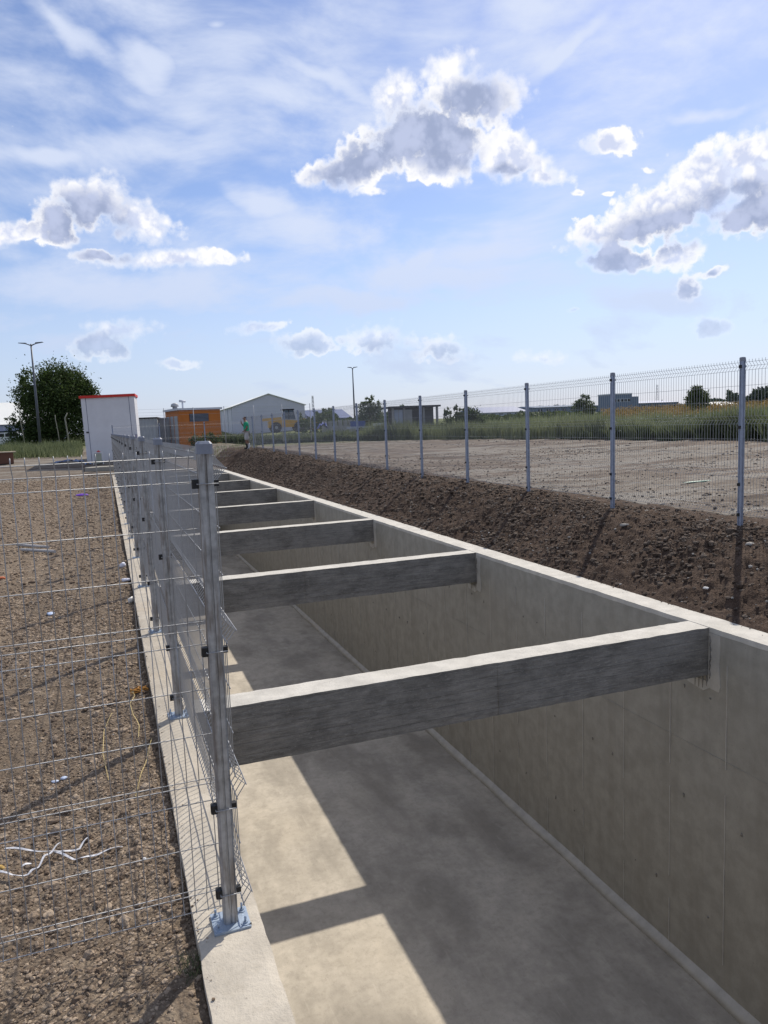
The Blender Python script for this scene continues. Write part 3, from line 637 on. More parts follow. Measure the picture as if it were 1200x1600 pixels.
def leaves_mesh(name, C, size, m, up=.0, aspect=.55, rv=.5):
    n = len(C); s = size*RNG.uniform(1-rv, 1+rv, n)[:, None]
    a = RNG.normal(size=(n, 3)); a[:, 2] += up*2; a /= np.linalg.norm(a, axis=1)[:, None]
    b = RNG.normal(size=(n, 3)); b -= (b*a).sum(1)[:, None]*a; b /= np.linalg.norm(b, axis=1)[:, None]
    V = np.stack([C-a*s*.5, C+b*s*aspect*.5, C+a*s*.5, C-b*s*aspect*.5], 1).reshape(-1, 3)
    return fast_mesh(name, V, np.arange(4*n).reshape(n, 4), m)
def blob_points(blobs, n, clump=.5, shell=.55):
    """points in leaf clumps on the shells of ellipsoids (x,y,z,rx,ry,rz)"""
    vol = np.array([(b[3]*b[4]*b[5])**.67 for b in blobs]); pr = vol/vol.sum(); out = []
    for b, k in zip(blobs, (pr*n).astype(int)+1):
        nc = max(6, k//28); d = RNG.normal(size=(nc, 3)); d /= np.linalg.norm(d, axis=1)[:, None]
        r = shell+(1.08-shell)*RNG.random(nc)[:, None]; c = d*r*np.array(b[3:6])
        w_ = RNG.integers(0, nc, k); p = c[w_]+RNG.normal(size=(k, 3))*clump*np.array(b[3:6]).mean()*.28
        out.append(p+np.array(b[:3]))
    return np.concatenate(out)
def tree(name, label, x, y, blobs, n, size, lm, trunk=.2, limbs=6, group=None, up=0, cat='tree', clump=.5, trunk_h=None):
    z = Hs(x, y)-.05; t = empty(name, (x, y, z), 0, label, cat, group)
    mb = MB(); top = max(b[2]+b[5]*.3 for b in blobs); r = random.Random(int(x*100+y))
    mb.tube([(0, 0, -.2), (.03*top, .02*top, top*.25), (-.02*top, .03*top, top*.6), (.02*top, 0, top*.9)], [trunk*1.25, trunk, trunk*.6, trunk*.15], 8)
    for i in range(limbs):
        b = blobs[i % len(blobs)]; zz = top*r.uniform(.15, .5); e = (b[0]+r.uniform(-.5, .5)*b[3], b[1]+r.uniform(-.5, .5)*b[4], b[2]+r.uniform(-.2, .6)*b[5])
        m_ = (e[0]*.5+r.uniform(-.1, .1), e[1]*.5, (zz+e[2])/2+.1*top*.3); mb.tube([(0, 0, zz), m_, e], [trunk*.5, trunk*.3, trunk*.08], 5)
    mb.build('trunk', M['bark'], t)
    o = link('crown', leaves_mesh('crown', blob_points(blobs, n, clump), size, lm, up), t); return t
x, y = gp(92, 66)
big = [(0, 0, 4.4, 2.6, 2.6, 2.4), (-1.1, 0, 2.8, 1.9, 2, 2.2), (1.5, .2, 3.0, 1.9, 2, 2.3), (.3, -.3, 5.6, 1.7, 1.7, 1.4), (-1.6, 0, 1.2, 1.5, 1.4, 1.3), (.8, -.4, 1.5, 2.4, 1.6, 1.4), (-2.2, -.1, 4.6, 1.1, 1.1, 1.0), (2.6, 0, 4.6, 1.0, 1.0, .9), (1.6, 0, 5.9, .9, .9, .8)]
big += [(random.uniform(-2.6, 2.6), random.uniform(-1, 1), random.uniform(3.5, 6.3), .55, .55, .5) for _ in range(18)]
tree('round_tree', 'big round dark green tree behind the left street lamp', x, y, big, 46000, .18, M['leaf_dark'], .22, 9, clump=.75)
x, y = gp(36, 64)
tree('shrub', 'ragged dark shrub with loose twigs left of the big round tree', x, y, [(0, 0, 1.4, 1.1, .8, 1.2), (-.6, 0, 2.2, .6, .5, .7), (.2, 0, 3.0, .35, .3, .5), (-.2, 0, .6, 1.4, .8, .7)], 3000, .16, M['leaf_dark'], .06, 4, cat='shrub')
x, y = gp(580, 70)
tree('willow_bush', 'pale upright leafy bush beside the middle street lamp', x, y, [(0, 0, 1.7, 1.3, 1.1, 1.7), (-.7, 0, 2.4, .5, .5, 1.0), (.6, 0, 2.7, .5, .5, 1.1), (0, 0, 3.0, .5, .5, 1.1), (1.0, 0, 1.2, .6, .6, 1.0)], 5200, .17, M['leaf_pale'], .08, 6, up=.8, cat='bush')
x, y = gp(738, 60)
tree('dome_bush', 'dark rounded bush at the right end of the overgrown shed', x, y, [(0, 0, 1.2, .9, .8, 1.1), (-.3, 0, 1.9, .55, .5, .55), (.5, 0, 1.0, .7, .6, .8)], 4200, .14, M['leaf_dark'], .1, 4, cat='bush')
x, y = gp(714, 61)
tree('climbing_shrub', 'spiky green growth climbing between the shed and the dark rounded bush', x, y, [(0, 0, 1.1, 1.2, .7, 1.0), (-.8, 0, 1.9, .3, .3, .8), (.1, 0, 2.0, .25, .25, .8), (.7, 0, 1.8, .3, .3, .7)], 3600, .16, M['leaf_mid'], .05, 5, up=.8, cat='shrub')
x, y = gp(912, 78)
tree('field_bush', 'loose green bush on the field edge behind the second tall fence post', x, y, [(0, 0, .8, 1.2, .9, .9), (.3, 0, 1.6, .5, .5, .7), (-.5, 0, 1.2, .6, .5, .6), (.8, 0, .6, .8, .6, .6)], 2600, .18, M['leaf_mid'], .06, 5, up=.5, cat='bush').location.z = zat(650, 912, 78)
x, y = gp(1090, 74)
tree('field_bush', 'full round green bush standing above the dried sunflowers', x, y, [(0, 0, 1.0, 1.2, 1, 1.0), (-.3, 0, 1.6, .7, .6, .7), (.4, 0, 1.5, .6, .6, .7)], 3600, .2, M['leaf_mid'], .07, 5, up=.6, cat='bush').location.z = zat(641, 1090, 74)
for k, (px, D, lab, w_) in enumerate(((264, 56, 'low dark green bush in front of the orange kiosk doors', 1.0), (318, 57.5, 'low dark green bush below the louvre of the orange kiosk', 1.0))):
    x, y = gp(px, D); tree('low_bush', lab, x, y, [(0, 0, .35, w_*1.1, .7, .5), (-.6, 0, .3, .7, .5, .4), (.6, 0, .35, .7, .5, .45)], 2600, .12, M['leaf_dark'], .03, 3, cat='bush')
# far tree line and hedges that read as one mass
def mass(name, pxs, D0, D1, z0, z1, n, size, m, label):
    px = RNG.uniform(pxs[0], pxs[1], n); D = RNG.uniform(D0, D1, n); lump = .45+.55*vn(px*.06, px*0+3, 5)*1.3+.25*vn(px*.3, px*0, 8)
    v = np.array([gp(a, b)[:2] for a, b in zip(px, D)]); h = z0+(z1-z0)*lump*np.sqrt(RNG.random(n))
    o = link(name, leaves_mesh(name, np.stack([v[:, 0], v[:, 1], h], 1), size, m, .3), None); tag(o, label, None, None, 'stuff')
mass('far_treeline', (840, 1260), 300, 330, 0, 3.2, 6000, 1.6, M['leaf_far'], 'dim blue-green line of far trees on the horizon')
mass('far_treeline', (1135, 1330), 240, 260, 0, 5.5, 4000, 1.5, M['leaf_far'], 'taller far trees at the right edge of the horizon')
mass('hedge_mass', (742, 1000), 105, 125, -1, .35, 6000, .5, M['leaf_mid'], 'dark hedge line behind the weedy field')
mass('hedge_mass', (470, 640), 84, 96, -1.2, 1.1, 5000, .4, M['leaf_dark'], 'dark undergrowth behind the far end of the right fence')
# ---------------------------------------------------------------- weeds
FR = [(300, 64), (390, 62), (470, 66), (560, 64), (620, 60), (700, 56), (820, 50), (950, 43), (1050, 38.5), (1160, 34.5), (1260, 31), (1400, 28)]
def front(px): return np.interp(px, [a for a, b in FR], [b for a, b in FR])
def gpn(px, D):
    a = (px-600)/1171.0; b = -(672-800)/1171.0
    vx = F.x+R.x*a+U.x*b; vy = F.y+R.y*a+U.y*b; k = D/(vx*.344+vy*.939); return vx*k, vy*k
def blades(name, n, pxr, depth, hr, wid, m, label, lean=.25, hmul=None, off=0, power=1.6):
    px = RNG.uniform(pxr[0], pxr[1], n); D = front(px)+off+depth*RNG.random(n)**power+fbm(px, px*0, .05, 3)*1.5
    x, y = gpn(px, D); z = base_h(x, y)-.05; h = RNG.uniform(hr[0], hr[1], n)*(.65+.7*vn(x*.5, y*.5, 3))
    if hmul is not None: h = h*hmul(px)
    an = RNG.uniform(0, 2*np.pi, n); w_ = RNG.uniform(.6, 1.3, n)*wid; lx = RNG.normal(0, lean, n)*h; ly = RNG.normal(0, lean, n)*h
    cx_, sx_ = np.cos(an)*w_/2, np.sin(an)*w_/2
    B = np.stack([x, y, z], 1); d = np.stack([cx_, sx_, 0*x], 1); mid = B+np.stack([lx*.35, ly*.35, h*.55], 1); top = B+np.stack([lx, ly, h], 1)
    V = np.stack([B-d*.6, B+d*.6, mid+d, top, mid-d], 1).reshape(-1, 3); i = np.arange(n)[:, None]*5
    Fc = np.concatenate([i+np.array([[0, 1, 2]]), i+np.array([[0, 2, 4]]), i+np.array([[4, 2, 3]])], 0)
    o = link(name, fast_mesh(name, V, Fc, m)); tag(o, label, None, None, 'stuff'); return x, y, z+h
blades('tall_grass', 34000, (560, 1260), 14, (.85, 1.5), .04, M['weed'], 'tall dry grass edging the dirt field', .14)
def dk(px): return np.interp(px, [860, 960, 1100], [.15, .9, 1.25])
blades('tall_weeds', 17000, (860, 1330), 7, (.5, 1.05), .09, M['weed_dark'], 'lush green weeds at the right end of the field edge', .3, dk, -.4)
blades('tall_weeds', 16000, (345, 620), 9, (.45, 1.0), .08, M['weed_dark'], 'dark weeds growing beyond the far part of the right fence', .3)
blades('tall_grass', 9000, (740, 1330), 30, (.5, 1.0), .06, M['weed'], 'pale grass rising behind the field edge', .2, None, 14, 1)
n = 900; px = RNG.uniform(930, 1300, n); D = front(px)+RNG.uniform(0, 5, n); x, y = gpn(px, D); z = base_h(x, y)+RNG.uniform(.5, 1.25, n)
cl = np.repeat(np.stack([x, y, z], 1), 5, 0)+RNG.normal(0, .05, (n*5, 3))*np.array([1, 1, .4])
o = link('wildflowers', leaves_mesh('wildflowers', cl, .045, M['flower'])); tag(o, 'small white umbel flowers among the lush weeds', None, None, 'stuff')
# drying sunflowers
n = 6500; px = RNG.uniform(940, 1340, n); D = 62+RNG.random(n)*30-np.clip((px-1100)*.05, 0, 9); x, y = gpn(px, D); z = base_h(x, y)
o = link('sunflower_field', leaves_mesh('sunflower_field', np.repeat(np.stack([x, y, z+RNG.uniform(.5, 1.15, n)], 1), 3, 0)+RNG.normal(0, .12, (n*3, 3)), .17, M['dry'])); tag(o, 'drying brown sunflower field on the horizon at the right', None, None, 'stuff')
# weeds on the left, before the trees
def patch_blades(name, n, pxr, Dr, hr, wid, m, label):
    px = RNG.uniform(*pxr, n); D = RNG.uniform(*Dr, n); x, y = gpn(px, D); z = base_h(x, y)-.05; h = RNG.uniform(*hr, n)*(.5+vn(x*1.2, y*.6, 9))
    an = RNG.uniform(0, 6.28, n); d = np.stack([np.cos(an)*wid/2, np.sin(an)*wid/2, 0*x], 1); B = np.stack([x, y, z], 1)
    T = B+np.stack([RNG.normal(0, .25, n)*h, RNG.normal(0, .25, n)*h, h], 1); V = np.stack([B-d, B+d, T], 1).reshape(-1, 3)
    o = link(name, fast_mesh(name, V, np.arange(3*n).reshape(n, 3), m)); tag(o, label, None, None, 'stuff')
patch_blades('rough_grass', 9000, (-60, 125), (47, 60), (.25, .7), .06, M['weed_dark'], 'rough green grass below the big tree')
patch_blades('rough_grass', 3500, (-60, 125), (46, 58), (.3, .8), .04, M['weed'], 'dry stalks mixed in the rough grass below the big tree')
patch_blades('weed_tufts', 500, (330, 400), (42, 50), (.1, .35), .03, M['weed'], 'small weed tufts near the orange kiosk')
mb = MB()
for k in range(150):   # little green tuft at the foot of the near curb
    a = hit(316, 1512); p = a+Vector((random.gauss(-.02, .035), random.gauss(0, .05), 0)); p.z = Hs(p.x, p.y); q = p+Vector((random.gauss(0, .02), random.gauss(0, .02), random.uniform(.015, .05)))
    mb.add([p+Vector((-.0015, 0, 0)), p+Vector((.0015, 0, 0)), q], [(0, 1, 2)])
tag(mb.build('grass_tuft', M['weed_dark']), 'tiny green grass tuft against the foot of the near curb', None, None, 'stuff')
# ---------------------------------------------------------------- buildings
def place(px, D, az, name, label, cat, z=None):
    x, y = gp(px, D); z = Hs(x, y)-.02 if z is None else z
    return empty(name, (x, y, z), -math.radians(az), label, cat)
def bxs(name, m, par, *bs):
    mb = MB()
    for b in bs: mb.box(*b)
    return mb.build(name, m, par)
M['orange'] = pm('orange_render', (.46, .15, .032), .7, 0, .08, 2); M['louvre'] = pm('grey_louvre', (.16, .18, .23), .5); M['paleroof'] = pm('pale_roof_sheet', (.55, .57, .62), .6)
M['white'] = pm('white_paint', (.62, .62, .64), .55, 0, .06, 1.5); M['red'] = pm('red_trim', (.55, .03, .02), .5); M['dark'] = pm('dark_gap', (.03, .03, .035), .8); M['greysheet'] = pm('grey_sheet', (.36, .37, .39), .6, 0, .1, 2)
k = place(281, 61.5, -9, 'orange_kiosk', 'orange transformer kiosk with pale flat roof and grey louvre', 'kiosk')
W_, D_, H_ = 3.45, 4.6, zat(641, 281, 61.5)-k.location.z
bxs('wall', M['orange'], k, (0, W_, 0, D_, 0, H_)); rfo = bxs('roof', M['paleroof'], k, (-.15, W_+.15, -.15, D_+.15, H_+.002, H_+.16))
lv = bxs('louvre', M['dark'], k, (.85, 2.45, -.02, -.002, H_-.95, H_-.3))
for i in range(6): bxs('slat', M['louvre'], lv, (.88, 2.42, -.06, -.022, H_-.93+i*.105, H_-.93+i*.105+.06))
for i in range(3):
    d_ = bxs('door', M['greysheet'], k, (-.03, -.002, .45+i*1.35, 1.5+i*1.35, .1, H_-.45)); bxs('handle', M['dark'], d_, (-.06, -.032, .6+i*1.35, .66+i*1.35, 1.0, 1.2))
mb = MB(); mb.tube([(.1, 1.5, H_+.15), (.1, 1.5, H_+.32)], .2, 10); mb.tube([(.1, 1.5, H_+.33), (.1, 1.5, H_+.55), (.1, 1.5, H_+.65)], [.33, .28, .1], 12); mb.build('roof_vent', M['greysheet'], k)
mb = MB(); mb.tube([(.6, .9, H_+.15), (.6, .9, H_+.75)], .07, 8); mb.tube([(.35, .9, H_+.78), (.85, .9, H_+.72)], .1, 8); mb.build('roof_pipe', M['paleroof'], k)
# white module with red roof edge, leaning a little
k = place(132, 41.5, 6, 'white_module', 'leaning white sheet-metal cabin with a red roof edge', 'cabin'); k.rotation_euler = (0, math.radians(-1.0), -math.radians(6))
W_, D_ = 2.78, 2.3; H_ = zat(620, 130, 41.5)-k.location.z+.05
bxs('wall_panel', M['white'], k, (.26, W_-.30, .01, D_, 0, H_-.14))
bxs('corner_trim', M['white'], k, (-.0, .235, -.01, D_, 0, H_-.14)); bxs('corner_trim', M['white'], k, (W_-.27, W_, -.01, D_, 0, H_-.14))
bxs('panel_gap', pm('blue_grey_seal', (.10, .11, .2), .6), k, (.236, .259, .02, D_-.02, 0, H_-.15)); bxs('panel_gap', P['blue_grey_seal'], k, (W_-.299, W_-.271, .02, D_-.02, 0, H_-.15))
bxs('roof_edge', M['red'], k, (-.08, W_+.06, -.08, D_+.08, H_-.138, H_))
bxs('handle', M['dark'], k, (.12, .24, -.05, -.012, H_*.44, H_*.46)); bxs('drain_pipe', pm('lilac_pipe', (.25, .24, .33), .5), k, (W_-.12, W_-.03, -.12, -.03, .1, H_*.38))
bxs('plinth', M['dark'], k, (.0, W_, .03, D_-.03, -.15, -.002))
x, y = gp(149, 40.6); z = Hs(x, y)
c = empty('meter_cabinet', (x, y, z), 0, 'small pale green cabinet standing before the white cabin', 'cabinet')
bxs('body', pm('pale_green_sheet', (.36, .38, .31), .6), c, (-.16, .2, 0, .3, .05, .58)); bxs('side_rail', M['white'], c, (-.25, -.2, -.02, .1, 0, .66)); bxs('side_rail', M['white'], c, (.24, .29, -.02, .1, 0, .66)); bxs('foot', M['dark'], c, (-.14, .18, .03, .28, 0, .048)); bxs('top_bar', M['white'], c, (-.199, .239, -.02, .02, .62, .66))
mb = MB(); mb.tube([(-.08, 0, 0), (0, 0, .05), (.09, .02, .0)], [.05, .085, .04], 8); o = mb.build('red_rag', M['red']); o.location = (x+.06, y+.14, z+.63); tag(o, 'small red bundle lying on the pale green cabinet', 'bundle')
x, y = gp(152, 38.8)
s_ = rb('concrete_slab', (-.75, .68, -.5, .9, -.4, .14), (.2, .2, .2), .008, .02, M['wall']); s_.location = (x, y, Hs(x, y)); tag(s_, 'grey concrete slab lying at the end of the curb before the white cabin', 'slab')
# sheets of blue foil beside the slab
def cloth(name, px, D, w_, d_, h_, m, label, cat, seed=0):
    x, y = gp(px, D); nx, ny = 16, 10; mb = MB(); vs = []
    for j in range(ny):
        for i in range(nx):
            u, v = (i/(nx-1)-.5)*w_, (j/(ny-1)-.5)*d_; q = mnoise.noise(Vector((u*4+seed, v*4, seed)))
            vs.append((u+q*.05, v+q*.08, .02+abs(q)*h_+h_*.5*(1-abs(i/(nx-1)-.5)*2)))
    mb.add(vs, [(j*nx+i, j*nx+i+1, (j+1)*nx+i+1, (j+1)*nx+i) for j in range(ny-1) for i in range(nx-1)], True)
    o = mb.build(name, m); o.location = (x, y, Hs(x, y)); tag(o, label, cat); return o
cloth('foil_sheet', 104, 41, 1.5, .9, .18, pm('dark_blue_foil', (.07, .12, .24), .4), 'crumpled dark blue foil on the soil left of the slab', 'foil', 2)
cloth('foil_sheet', 133, 40.4, .35, .3, .1, pm('light_blue_foil', (.16, .30, .62), .4), 'small bright blue foil at the corner of the white cabin', 'foil', 5)
x, y = gp(-4, 41)
c = empty('board_crate', (x, y, Hs(x, y)), .1, 'brown wooden crate with a pale lid at the far left of the soil', 'crate')
bxs('crate_body', pm('brown_board', (.13, .06, .04), .8), c, (-.7, .65, -.3, .5, 0, .6)); bxs('lid', pm('pale_board', (.45, .38, .28), .8), c, (-.78, .78, -.36, .56, .602, .65))
# grey containers
def container(px, D, az, w_, d_, label, roofm, h_=None):
    k = place(px, D, az, 'grey_container', label, 'container'); h_ = (zat(653, px, D)-k.location.z) if h_ is None else h_
    mb = MB(); n = int(w_/.14); z0, z1 = .12, h_-.1
    pts = []
    for i in range(n+1): pts += [(i*w_/n-.03 if i else 0, .0 if i % 2 else .035), (min(w_, i*w_/n+.03), .0 if i % 2 else .035)]
    for (xa, ya), (xb, yb_) in zip(pts, pts[1:]): mb.add([(xa, ya, z0), (xb, yb_, z0), (xb, yb_, z1), (xa, ya, z1)], [(0, 1, 2, 3)])
    mb.build('corrugated_wall', M['greysheet'], k); bxs('side_wall', M['greysheet'], k, (.0, w_, .05, d_, z0+.01, z1-.01))
    for xx in (-.06, w_+.0): bxs('corner_post', M['greysheet'], k, (xx, xx+.06, -.02, .1, 0, h_-.1))
    bxs('roof_rail', roofm, k, (-.08, w_+.08, -.04, d_+.03, h_-.098, h_)); bxs('floor_rail', M['greysheet'], k, (.0, w_, -.01, .045, 0, .118)); return k
container(205, 62, 8, 2.05, 5, 'light grey container with a dark sagging roof edge behind the fence posts', M['dark'])
container(245, 64, -12, 1.3, 5, 'narrow grey container tucked beside the orange kiosk', M['greysheet'])
k = place(226, 52, 5, 'cage_frame', 'small white metal cage standing before the light grey container', 'cage')
for a, b_ in ((0, 0), (.6, 0), (0, .5), (.6, .5)): bxs('upright', M['white'], k, (a, a+.05, b_, b_+.05, 0, .8))
bxs('top_rail', M['white'], k, (0, .65, 0, .55, .801, .85)); bxs('middle_rail', M['white'], k, (.05, .6, 0, .04, .4, .44))
# tent hall
k = place(365, 118, 3, 'tent_hall', 'large white gabled tent hall behind the orange kiosk', 'hall')
W_ = 11.45; L_ = 22; zg = k.location.z; he = zat(634, 420, 118)-zg; ha = zat(615, 420, 118)-zg
M['tent'] = pm('shade_tinted_tent_fabric', (.50, .50, .57), .6, 0, .05, .6); M['tentroof'] = pm('painted_sunlit_tent_roof', (.74, .74, .70), .6, 0, .04, .6)  # sunlight put into the roof colour, backlit shade into the lavender fabric
mb = MB(); mb.add([(0, 0, 0), (W_, 0, 0), (W_, 0, he), (W_/2, 0, ha), (0, 0, he)], [(0, 1, 2, 3, 4)]); mb.add([(0, L_, 0), (W_, L_, 0), (W_, L_, he), (W_/2, L_, ha), (0, L_, he)], [(4, 3, 2, 1, 0)])
mb.add([(0, 0, 0), (0, L_, 0), (0, L_, he), (0, 0, he)], [(3, 2, 1, 0)]); mb.add([(W_, 0, 0), (W_, L_, 0), (W_, L_, he), (W_, 0, he)], [(0, 1, 2, 3)]); mb.build('wall', M['tent'], k)
mb = MB()
for a, b_ in (((-.25, he-.07), (W_/2, ha)), ((W_/2, ha), (W_+.25, he-.07))):
    mb.add([(a[0], -.2, a[1]+.02), (b_[0], -.2, b_[1]+.02), (b_[0], L_+.2, b_[1]+.02), (a[0], L_+.2, a[1]+.02), (a[0], -.2, a[1]+.12), (b_[0], -.2, b_[1]+.12), (b_[0], L_+.2, b_[1]+.12), (a[0], L_+.2, a[1]+.12)],
           [(0, 3, 2, 1), (4, 5, 6, 7), (0, 1, 5, 4), (1, 2, 6, 5), (2, 3, 7, 6), (3, 0, 4, 7)])
rf_ = mb.build('roof', M['tentroof'], k)
for i in range(1, 5): bxs('wall_seam', M['paleroof'], k, (W_*i/5-.03, W_*i/5+.03, -.03, -.003, 0, he))
bxs('eave_seam', M['paleroof'], k, (.05, W_-.05, -.04, -.004, he-.06, he)); 
for i in range(5): bxs('side_post', M['paleroof'], k, (-.12, -.003, 1+i*6, 1.25+i*6, 0, he-.1))
# white hall on the left behind the tree
k = place(-190, 96, -4, 'white_hall', 'bright white hall roof showing left of the big tree', 'hall')
zg = k.location.z; W_ = 22; t0 = zat(622, 10, 96)-zg; t1 = zat(662, 10, 96)-zg
bxs('wall', pm('lavender_wall', (.40, .42, .52), .6), k, (0, W_, .4, 14, 0, t1)); mb = MB()
mb.add([(-.4, 0, t1), (W_+.4, 0, t1), (W_+.4, 7, t0), (-.4, 7, t0), (W_+.4, 14.4, t1), (-.4, 14.4, t1)], [(0, 1, 2, 3), (3, 2, 4, 5)]); mb.build('roof', M['tentroof'], k)
bxs('canopy', pm('dark_blue_canopy', (.03, .035, .06), .6), k, (.5, W_-.5, -1.5, .35, t1*.42, t1*.68))
for i in range(7): bxs('wall_rib', M['paleroof'], k, (1+i*3.3, 1.1+i*3.3, .33, .399, t1*.7, t1-.05))
# car
def car(px, D, az, label):
    k = place(px, D, az, 'parked_car', label, 'car'); wp_ = pm('white_car_paint', (.66, .67, .70), .3)
    prof = [(-2.1, .35), (-2.1, .85), (-1.2, .98), (-.5, 1.42), (.9, 1.45), (1.6, 1.0), (2.1, .9), (2.1, .35)]; w_ = .85
    mb = MB(); n = len(prof); mb.add([(a, -w_, b) for a, b in prof]+[(a, w_, b) for a, b in prof], [tuple(range(n)), tuple(range(n, 2*n))[::-1]]+[(i, n+i, n+(i+1) % n, (i+1) % n) for i in range(n)]); mb.build('body', wp_, k)
    bxs('window', M['dark'], k, (-.95, -.1, -w_-.01, -w_-.001, 1.02, 1.34)); bxs('window', M['dark'], k, (0, 1.1, -w_-.01, -w_-.001, 1.02, 1.34)); bxs('headlight', M['white'], k, (-2.115, -2.101, -.75, -.45, .65, .8))
    for a in (-1.35, 1.35):
        mb = MB(); mb.tube([(a, -w_-.02, .32), (a, -w_+.2, .32)], .32, 14); wh = mb.build('wheel', M['dark'], k); mb = MB(); mb.tube([(a, -w_-.03, .32), (a, -w_-.021, .32)], .18, 10); mb.build('rim', M['paleroof'], wh)
car(10, 72, 3, 'white car parked behind the rough grass at the left edge')
# sheds and low buildings right of the hall
k = place(613, 62, 8, 'open_shed', 'low dark flat-roofed shed partly overgrown beyond the fence', 'shed'); hh = zat(634, 640, 62)-k.location.z
M['concpost'] = pm('grey_concrete_post', (.27, .27, .27), .85)
bxs('roof', pm('dark_felt_roof', (.05, .05, .055), .9), k, (-.25, 4.1, -.4, 3, hh-.14, hh)); bxs('back_wall', pm('painted_shade_block_wall', (.12, .12, .13), .9), k, (0, 3.9, 1.2, 1.4, 0, hh-.141))  # back wall coloured dark for the shade inside the shed
for a in (.0, .95, 2.6, 3.75): bxs('column', M['concpost'], k, (a, a+.16, -.2, 0, 0, hh-.141))
bxs('parapet', M['concpost'], k, (.17, .94, -.1, 0, 0, .8)); wdw = bxs('window', pm('pale_window', (.30, .34, .42), .2), k, (.2, .92, -.08, -.05, .95, hh-.3)); bxs('frame', M['concpost'], wdw, (.53, .58, -.1, -.081, .95, hh-.3)); bxs('front_wall', M['concpost'], k, (1.12, 1.7, -.1, 0, 0, hh-.3))
def lowb(px0, px1, D, ytop, ybot, az, name, label, wall, roof, depth=10, rh=.25, wins=0):
    k = place(px0, D, az, name, label, 'building'); w_ = (px1-px0)*D/1171; zt_ = zat(ytop, px0, D)-k.location.z; wl = zt_*(1-rh)
    bxs('wall', wall, k, (0, w_, 0, depth, 0, wl)); mb = MB(); e = depth*.02
    mb.add([(-e, -e, wl), (w_+e, -e, wl), (w_+e, depth+e, wl), (-e, depth+e, wl), (0, depth/2, zt_), (w_, depth/2, zt_)], [(0, 1, 5, 4), (2, 3, 4, 5), (1, 2, 5), (3, 0, 4)]); mb.build('roof', roof, k)
    for i in range(wins):
        a = w_*(i+.3)/wins; wd_ = bxs('window', M['dark'], k, (a, a+w_/wins*.45, -.06, -.004, wl*.45, wl*.75)); bxs('frame', M['paleroof'], wd_, (a+w_/wins*.2, a+w_/wins*.24, -.09, -.061, wl*.45, wl*.75))
    return k
M['blueroof'] = pm('blue_metal_roof', (.055, .09, .22), .45); M['haze_wall'] = pm('haze_tinted_wall', (.36, .40, .46), .8); M['haze_dark'] = pm('haze_tinted_dark_wall', (.14, .18, .25), .8)  # both wall colours have bluish air haze mixed in
lowb(486, 552, 125, 640, 655, 0, 'blue_roof_building', 'low building with a dark blue roof just right of the white tent hall', M['haze_dark'], M['blueroof'], 10, .5, 4)
lowb(752, 836, 210, 636, 646, 0, 'blue_roof_building', 'long low blue-roofed building above the weeds right of the dark rounded bush', M['haze_wall'], M['blueroof'], 16, .6, 6)
lowb(838, 952, 260, 634, 644, 2, 'far_hall', 'pale blue-grey far hall between the two field bushes, left of the boxy blocks', M['haze_dark'], M['haze_dark'], 20, .2, 8)
lowb(1000, 1072, 250, 626, 636, 2, 'far_hall', 'long blue-grey far hall just left of the full round bush', M['haze_dark'], M['blueroof'], 20, .25, 6)
lowb(1112, 1165, 170, 628, 636, 4, 'far_shed', 'white roofed low shed right of the full round bush on the horizon', M['haze_wall'], M['tentroof'], 9, .6, 3)
k = place(957, 240, 3, 'office_block', 'boxy blue-grey office block with flat roofs on the horizon', 'building'); zg = k.location.z; za = zat(616, 970, 240)-zg; zb_ = zat(620, 970, 240)-zg
bxs('wall', M['haze_dark'], k, (0, 7.2, 0, 8, 0, za), (7.21, 10, .5, 8, 0, zb_)); bxs('wall', M['haze_wall'], k, (1.5, 6.5, -.05, -.002, za*.55, za*.75)); bxs('roof', M['paleroof'], k, (-.1, 7.3, -.1, 8.1, za+.002, za+.3))
for i in range(5): bxs('window', M['dark'], k, (.5+i*1.3, 1.4+i*1.3, -.08, -.052, za*.58, za*.72))
# masts
def mast(px, D, ytop, label, w_=.5):
    x, y = gp(px, D); z = Hs(x, y); h = zat(ytop, px, D)-z; t = empty('radio_mast', (x, y, z), .3, label, 'mast'); mb = MB(); ps = [(w_*math.cos(a), w_*math.sin(a)) for a in (0, 2.09, 4.19)]
    for a, b_ in ps: mb.tube([(a, b_, 0), (a*.5, b_*.5, h)], .07, 4)
    mb.build('mast_legs', M['greysheet'], t); mb = MB(); n = int(h/1.2)
    for i in range(n):
        f0, f1 = 1-.5*i/n, 1-.5*(i+1)/n
        for q in range(3): a, b_ = ps[q], ps[(q+1) % 3]; mb.tube([(a[0]*f0, a[1]*f0, i*h/n), (b_[0]*f1, b_[1]*f1, (i+1)*h/n)], .04, 3)
    o = mb.build('lattice', M['greysheet'], t); mb = MB()
    for a in (0, 2.1, 4.2): mb.box(math.cos(a)*w_*.5-.06, math.cos(a)*w_*.5+.06, math.sin(a)*w_*.5-.06, math.sin(a)*w_*.5+.06, h-1.4, h-.3)
    mb.build('antenna_panels', M['white'], t)
mast(491, 240, 618, 'red and white looking lattice mast above the low blue roof beside the tent hall'.replace('red and white looking ', 'thin grey '), .5)
mast(1027, 330, 601, 'tall lattice mast rising above the far halls at the right', .8)
